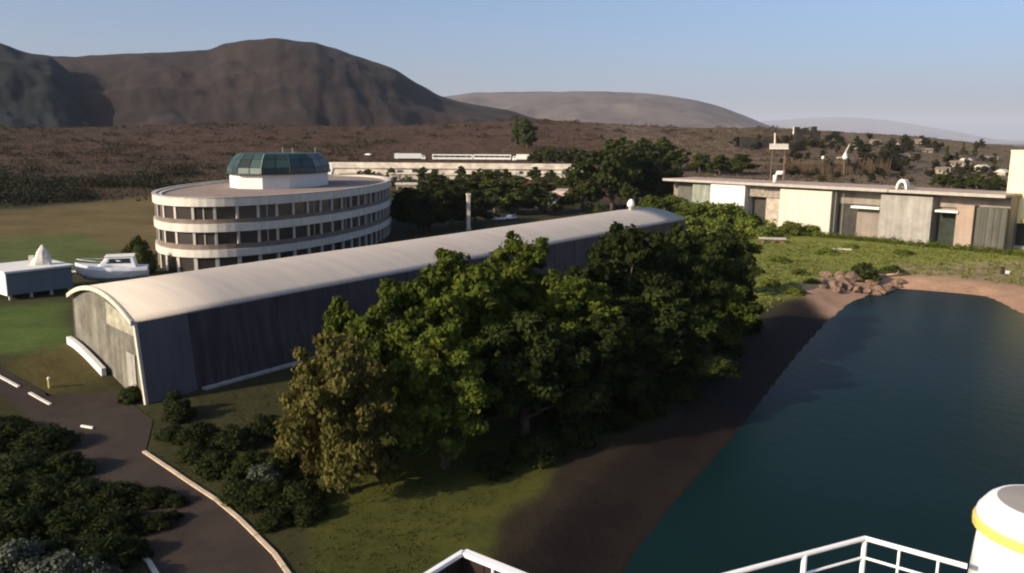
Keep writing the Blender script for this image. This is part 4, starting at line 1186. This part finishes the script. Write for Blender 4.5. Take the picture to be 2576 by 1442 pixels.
# small standing things
mk = un(122, 948, 2.2); mk[2] = gz1(mk[0], mk[1])
t = thing('marker_post', mk, 0, 'short yellow marker post on the lawn by the hangar end', 'post')
MB().tube([(0, 0, -.2), (0, 0, .85)], .14, 10).build('shaft', mat('dull_yellow', (.42, .34, .12), .8, .2), t); MB().lathe([(.17, .85), (.19, .95), (.12, 1.08), (.02, 1.12)], 10).build('cap', M_TRIM, t)
kb = G(220, 1078)
t = thing('wheel_stop', (kb[0], kb[1], kb[2] + .05), math.radians(-20), 'small pale concrete wheel stop lying on the road', 'wheel stop')
MB().loft([[(-.7, -.13, 0), (-.7, .13, 0), (-.7, .08, .16), (-.7, -.08, .16)], [(.7, -.13, 0), (.7, .13, 0), (.7, .08, .16), (.7, -.08, .16)]]).build('block', M_KERBW, t)
pp_ = G(1178, 580); ht = at(1178, 487, pp_[1])[2] - pp_[2]
t = thing('stone_pillar', (pp_[0], pp_[1], pp_[2]), .3, 'tall plain tan pillar rising among the trees behind the hangar', 'pillar')
MB().box(-.42, .42, -.42, .42, -.2, ht - .5).build('shaft', M_CREAM, t, bevel=.04); MB().box(-.52, .52, -.52, .52, ht - .5, ht).build('cap', M_TRIM, t); MB().box(-.6, .6, -.6, .6, -.3, .6).build('foot', M_CONC, t)
w_ = G(1224, 482); hw = at(1224, 455, w_[1])[2] - w_[2]
t = thing('white_urn', (w_[0], w_[1], w_[2]), 0, 'small pinkish white urn standing in the trees behind the hangar', 'urn')
MB().lathe([(.9, -.2), (.9, hw * .15), (.5, hw * .25), (.55, hw * .35), (1.0, hw * .6), (1.0, hw * .8), (.6, hw * .95), (.7, hw)], 14).build('bowl', mat('pink_plaster', (.62, .50, .46), .9, .1), t, smooth=True)
def hut(px, py, w, d, h, rz, label, m=M_HOUSE, roofm=M_HROOF, name='hut', group=None, pitched=True):
    p = G(px, py)
    t = thing(name, (p[0], p[1], p[2] - .4), rz, label, 'house' if name != 'hut' else 'hut', group)
    MB().box(-w / 2, w / 2, -d / 2, d / 2, 0, h).build('wall', m, t)
    if pitched:
        MB().add([(-w / 2 - .3, -d / 2 - .4, h), (w / 2 + .3, -d / 2 - .4, h), (w / 2 + .3, d / 2 + .4, h), (-w / 2 - .3, d / 2 + .4, h), (-w / 2 - .3, 0, h + d * .3), (w / 2 + .3, 0, h + d * .3)],
                 [(0, 1, 5, 4), (2, 3, 4, 5), (0, 4, 3), (1, 2, 5), (0, 3, 2, 1)]).build('roof', roofm, t)
    else:
        MB().box(-w / 2 - .2, w / 2 + .2, -d / 2 - .2, d / 2 + .2, h, h + .35).build('roof', roofm, t)
    MB().box(-.5, .5, -d / 2 - .06, -d / 2 - .01, 0, 2.2).build('door', M_DARK, t)
    for x in (-w * .32, w * .3): MB().box(x - .5, x + .5, -d / 2 - .05, -d / 2 - .01, 1.3, 2.4).build('window', M_DARK, t)
    return t
hut(1378, 512, 4.2, 4, 4.0, .4, 'small white hut among the bushes behind the hangar', M_WHITE, M_CONC, pitched=False)
hut(1412, 508, 6.5, 5, 4.6, -.1, 'pinkish hut beside the small white hut behind the hangar', mat('pink_wall', (.55, .42, .36), .9, .2), M_CONC, pitched=False)
hut(1586, 408, 9, 5, 3.4, .1, 'white shed half hidden by the trees above the grove', M_WHITE, M_WHITE, pitched=False)

# ------------------------------------------------------------------ settlement and ruins on the right
rs = random.Random(21)
taken = [(2272, 402), (2245, 372), (2330, 384), (2405, 420), (2428, 414), (2490, 405), (2370, 438), (2520, 442), (2200, 362), (2310, 362), (2468, 432), (2160, 376)]
for k, (px, py) in enumerate(taken):
    pale = k % 3
    hut(px, py, rs.uniform(4.5, 8), rs.uniform(4, 5.5), rs.uniform(2.0, 2.8), rs.uniform(-.7, .7), ['pale walled cottage with brown roof scattered on the dry slope', 'pale walled cottage with whitish roof scattered on the dry slope', 'tan walled cottage with brown roof scattered on the dry slope'][pale],
        [M_HOUSE, M_HOUSE, M_TANW][pale], [M_HROOF, M_TRIM, M_HROOF][pale], 'cottage', ['pale cottages with brown roofs', 'pale cottages with whitish roofs', 'tan cottages'][pale])
def far_trees(lst, label, group, protos, name='tree', w0=WT):
    for px, by, hp, wp in lst:
        tree_at(px, by, by - hp, wp, protos, label, group, name, None, w0)
fl = [(rs.uniform(1960, 2535), rs.uniform(352, 462), rs.uniform(12, 26), rs.uniform(14, 30)) for _ in range(110)]
fl += [(rs.uniform(1850, 2120), rs.uniform(352, 385), rs.uniform(14, 26), rs.uniform(18, 34)) for _ in range(26)] + [(rs.uniform(2150, 2290), rs.uniform(360, 445), rs.uniform(20, 40), rs.uniform(24, 40)) for _ in range(22)]
fl = [(x, max(y, 345 + (x - 1960) * .045), a, b) for x, y, a, b in fl]
far_trees(fl, 'small dusty tree dotted over the dry slope behind the studio block', 'trees on the dry slope', T_FAR)
far_trees([(2360 + k * 24, 470 + k * 2, rs.uniform(30, 45), 50) for k in range(7)], 'full green tree just behind the studio block roof', 'green trees behind the studio block roof', T_MIDS)
far_trees([(2220, 440, 75, 40), (2195, 440, 55, 34)], 'tall dark tree beside the arched roof vent', 'dark trees by the arched roof vent', T_FAR)
far_trees([(2450, 400, 48, 16), (2380, 405, 40, 14), (2420, 395, 40, 12), (2500, 425, 40, 14)], 'slim dark cypress standing among the cottages', 'cypresses among the cottages', T_SPIRE, 'cypress', WT * .6)

# stone ruins, palisade, lookout tower, leaning mast
def ruin(px, py, w, h, label, arch=False):
    p = G(px, py); t = thing('stone_ruin', (p[0], p[1], p[2] - .5), rs.uniform(-.2, .2), label, 'ruin')
    m = mat('dark_stone', (.026, .021, .017), .95, .5, .5, bump=.9, bscale=.8)
    n = 6
    for k in range(n):
        x0 = -w / 2 + w * k / n; hh = h * rs.uniform(.7, 1.05)
        if arch and k in (2, 3):
            MB().box(x0, x0 + w / n - .02, -1.5, 1.5, h * .6, hh).build('lintel', m, t)
        else: MB().box(x0, x0 + w / n - .02, -1.5 + rs.uniform(-.3, .3), 1.5, 0, hh).build('pier', m, t)
ruin(2028, 368, 17, 13, 'dark arched stone ruin on the ridge behind the lookout tower', True)
ruin(1905, 374, 22, 8, 'broken dark stone wall on the slope left of the lookout tower')
ruin(1985, 376, 14, 5, 'low dark stone wall beneath the arched ruin')
def palisade():
    a, b = G(1968, 440), G(2238, 446)
    u = (b - a); L = np.linalg.norm(u[:2]); u = u / L
    t = thing('palisade', (a[0], a[1], min(a[2], b[2]) - .5), math.atan2(u[1], u[0]), 'tall brown pole palisade standing behind the studio block', 'fence')
    HP = 52 * a[1] / FPX
    mb = MB(); x = 0
    while x < L:
        r = rs.uniform(.12, .2); mb.tube([(x, rs.uniform(-.15, .15), 0), (x + rs.uniform(-.1, .1), rs.uniform(-.1, .1), rs.uniform(.62, 1.0) * HP)], [r, r * .7], 5); x += rs.uniform(.3, .6)
    tag(mb.build('poles', mat('reed_pole', (.115, .078, .046), .95, .5, .3), t), kind='stuff')
    MB().box(0, L, .45, .75, 0, HP * .68).build('backing_wall', mat('mud_wall', (.085, .060, .040), .95, .45, .25, bump=.6, bscale=1.0), t)
    for z in (2.0, HP * .5): MB().box(0, L, .2, .4, z, z + .2).build('cross_beam', M_WOOD, t)
palisade()
def lookout():
    p = beyond(1950, 252); zt = at(1950, 374, 252)[2]; z0 = p[2]
    H_ = zt - z0
    t = thing('lookout_tower', (p[0], p[1], z0 - .2), -.3, 'wooden lookout tower with cream awning behind the studio block', 'tower')
    for x in (-1.8, 1.8):
        for y in (-1.6, 1.6): MB().tube([(x * 1.15, y * 1.15, 0), (x, y, H_)], .16, 8).build('leg', M_WOOD, t)
    for z in (H_ * .55, H_ * .8): MB().box(-2.1, 2.1, -1.9, 1.9, z, z + .18).build('platform', M_WOOD, t)
    MB().add([(-2.8, -2.4, H_), (2.8, -2.4, H_), (2.8, 2.4, H_ + 1.3), (-2.8, 2.4, H_ + 1.3), (-2.8, -2.4, H_ + .35), (2.8, -2.4, H_ + .35), (2.8, 2.4, H_ + 1.65), (-2.8, 2.4, H_ + 1.65)],
             [(0, 3, 2, 1), (4, 5, 6, 7), (0, 1, 5, 4), (1, 2, 6, 5), (2, 3, 7, 6), (3, 0, 4, 7)]).build('awning', M_CREAM, t)
    MB().tube([(-1.2, 2.2, H_ + 1.3), (-1.4, 2.2, H_ + 5)], [.3, .2], 8).build('mast', M_TRIM, t)
    MB().tube([(2.0, -1.7, 2), (2.3, 1.7, H_)], .12, 6).build('brace', mat('red_brown', (.16, .07, .05), .9, .2), t)
lookout()
lm = G(2118, 442)
zl = at(2116, 402, lm[1])[2]
t = thing('leaning_mast', (lm[0], lm[1] - 1.5, lm[2] - .2), .2, 'white leaning mast on a teardrop base above the palisade', 'mast'); t.scale = (1.3, 1.3, 1)
hz_ = zl - lm[2] + .2
MB().tube([(0, 0, 0), (0, 0, hz_)], .25, 8).build('stand', M_WOOD, t)
MB().lathe([(.2, hz_ - .2), (1.0, hz_ + .4), (1.1, hz_ + 1.1), (.7, hz_ + 2.3), (.3, hz_ + 3.6)], 14).build('teardrop_base', M_WHITE, t, smooth=True)
MB().tube([(0, 0, hz_ + 3.4), (.7, 0, hz_ + 5.4), (1.5, 0, hz_ + 7.6)], [.28, .22, .12], 8).build('mast', M_TRIM, t)
MB().tube([(-.4, 0, hz_ + 1), (-3.2, 0, hz_ + .9)], [.3, .35], 8).build('arm', M_CREAM, t)
lm = G(2066, 442); zl = at(2066, 402, lm[1])[2] - lm[2] + .2
t = thing('white_drum_lamp', (lm[0], lm[1], lm[2] - .2), 0, 'white oval lamp head on a thin pole above the palisade', 'lamp')
MB().tube([(0, 0, 0), (0, 0, zl)], .12, 8).build('pole', M_WOOD, t); MB().lathe([(.2, zl), (.7, zl + .4), (.75, zl + 1.2), (.35, zl + 1.8)], 12).build('head', M_WHITE, t, smooth=True)
lm = G(1994, 352)
t = thing('white_obelisk', (lm[0], lm[1], lm[2] - .3), 0, 'thin white obelisk on a block beside the arched ruin', 'obelisk')
MB().box(-1.8, 1.8, -1.5, 1.5, 0, 2.4).build('plinth', M_TRIM, t); MB().tube([(0, 0, 2.4), (0, 0, 10.0)], [.8, .35], 4).build('shaft', M_TRIM, t)

# ------------------------------------------------------------------ countless vegetation
def tufts(name, pts, n, spread, hgt, size, m, up=.4, aspect=.5, kind='stuff'):
    """pts: k x 3 foot points; n leaves each"""
    k = len(pts)
    base = np.repeat(pts, n, axis=0)
    sz = np.repeat(RNG.uniform(.6, 1.4, (k, 1)), n, axis=0)
    off = RNG.normal(size=(k * n, 3)) * np.array([spread, spread, 0]) * sz
    off[:, 2] = RNG.random(k * n) * hgt * sz[:, 0] * (1 - np.clip(np.hypot(off[:, 0], off[:, 1]) / (spread * 3), 0, .8))
    nr = RNG.normal(size=(k * n, 3)); nr[:, 2] = np.abs(nr[:, 2]) + up
    nr /= np.linalg.norm(nr, axis=1, keepdims=True)
    V, Q = leaves(base + off, nr, size, aspect)
    o = bpy.data.objects.new(name, np_mesh(name, V, Q, m)); COL.objects.link(o)
    return tag(o, kind=kind)

def scatter(n, az0, az1, d0, d1, ok=None, pw=1.0):
    az = np.radians(RNG.uniform(az0, az1, n)); d = d0 + (d1 - d0) * RNG.random(n) ** pw
    x, y = np.sin(az) * d, np.cos(az) * d
    if ok is not None:
        k = ok(x, y); x, y = x[k], y[k]
    return np.stack([x, y, gz(x, y)], 1)

def off_buildings(x, y):
    a = np.hypot((x + 50) / 26, (y - 183) / 54) > 1
    a &= ~((y > 366) & (y < 392) & (x > -90) & (x < 40))
    return a
P = scatter(9000, -40, 22, 300, 780, off_buildings, .9)
tag(tufts('scrub', P, 14, 2.0, 1.0, .42, L_SCRUB), 'brown dry scrub covering the plain below the hills', 'scrub')
P = scatter(4000, 12, 40, 270, 760, None, .9)
tag(tufts('scrub', P, 12, 1.3, 1.2, .42, leaf_mat('leaf_dry', (.075, .060, .038), (.14, .115, .075), .1, (.07, .075, .04))), 'pale dry scrub covering the slope behind the studio block', 'scrub')
# far-off wood on the left
poly = [un(-400, 520, 2.5), un(0, 515, 2.5), un(400, 490, 2.5), un(560, 470, 2.5)]
def patch(x, y, lo):
    return np.array([mnoise.noise((a / 42, b / 30, 2.2)) for a, b in zip(x, y)]) > lo
FB = np.array([(math.atan2(p[0], p[1]), math.hypot(p[0], p[1])) for p in (G(-900, 560), G(0, 530), G(200, 511), G(398, 490), G(560, 478))])
P = scatter(1100, -40, -15, 240, 410, lambda x, y: off_buildings(x, y) & (np.hypot(x, y) > np.interp(np.arctan2(x, y), FB[:, 0], FB[:, 1]) + 5) & patch(x, y, -.05), .9)
tag(tufts('far_wood', P, 110, 2.4, 4.6, .42, L_WOODF), 'dark far wood massed along the far side of the field', 'wood')
P = scatter(700, -40, -8, 320, 600, lambda x, y: off_buildings(x, y) & patch(x, y, .1), .8)
tag(tufts('far_wood', P, 60, 2.4, 3.2, .5, leaf_mat('leaf_far_brush', (.020, .019, .010), (.048, .040, .022), .1, (.07, .05, .03))), 'brownish green far brush thinning out towards the hill', 'brush')
P = scatter(420, -40, 20, 600, 770, lambda x, y: patch(x, y, -.05), .9)
tag(tufts('far_brush', P, 40, 2.6, 3.6, .7, leaf_mat('leaf_ridge_brush', (.024, .020, .013), (.060, .044, .028), .1)), 'brown brush on the rise below the big hill', 'brush')
P = scatter(120, -12, 14, 255, 355, off_buildings)
tag(tufts('far_wood', P, 120, 2.0, 4.0, .42, L_MID), 'green undergrowth massed before the adobe range', 'undergrowth')
# meadow grass and lawn tufts
P = scatter(6000, 10, 36, 100, 225, lambda x, y: (shore_dist(x, y) > 9) & ((x - H0[0]) * HL[0] + (y - H0[1]) * HL[1] < -4))
tag(tufts('meadow_grass', P, 6, .5, .5, .30, leaf_mat('leaf_meadow', (.10, .115, .026), (.20, .205, .055), .2), .3, .3), 'rough yellow green meadow grass', 'grass')
_u = np.array([.69, -.724]) / math.hypot(.69, .724)
_k = RNG.random(900) * 150 - 62; _o = RNG.uniform(-3.5, 1.2, 900) * (-1)
_n = np.array([-.724, -.69]) / math.hypot(.69, .724)
_xy = np.array([88.5, 222.0]) + _u * _k[:, None] + _n * _o[:, None]
P = np.concatenate([_xy, gz(_xy[:, 0], _xy[:, 1])[:, None]], 1)
P = P[(P[:, 0] < 122) & (P[:, 0] > 62)]
tag(tufts('wall_weeds', P, 26, .7, 1.5, .24, L_BRIGHT, .3, .35), 'tall green weeds along the foot of the studio block', 'weeds')
def lawn_ok(x, y):
    s = (x - H0[0]) * HL[0] + (y - H0[1]) * HL[1]
    k = (shore_dist(x, y) > 10.5) & (s < -2.5)
    rp = [p[:2] for p in road_l] + [p[:2] for p in reversed(road_r)]
    return k & ~in_poly(x, y, rp)
P = scatter(9000, -38, 20, 32, 130, lawn_ok)
tag(tufts('lawn_grass', P, 6, .35, .10, .11, leaf_mat('leaf_lawn', (.032, .036, .007), (.056, .060, .012), .2), 1.6, .3), 'short dark lawn grass under the trees', 'grass')
# ------------------------------------------------------------------ haze
def haze():
    m = bpy.data.materials.new('haze_air'); m.use_nodes = True
    n, l = m.node_tree.nodes, m.node_tree.links
    n.remove(n['Principled BSDF'])
    pv = n.new('ShaderNodeVolumePrincipled')
    pv.inputs['Color'].default_value = (.78, .83, .97, 1)
    pv.inputs['Density'].default_value = 3.4e-5
    pv.inputs['Anisotropy'].default_value = 0.0
    l.new(pv.outputs[0], n['Material Output'].inputs['Volume'])
    o = MB().box(-48000, 48000, -48000, 48000, -40, 1350).build('haze', m)
    return tag(o, kind='stuff')
haze()
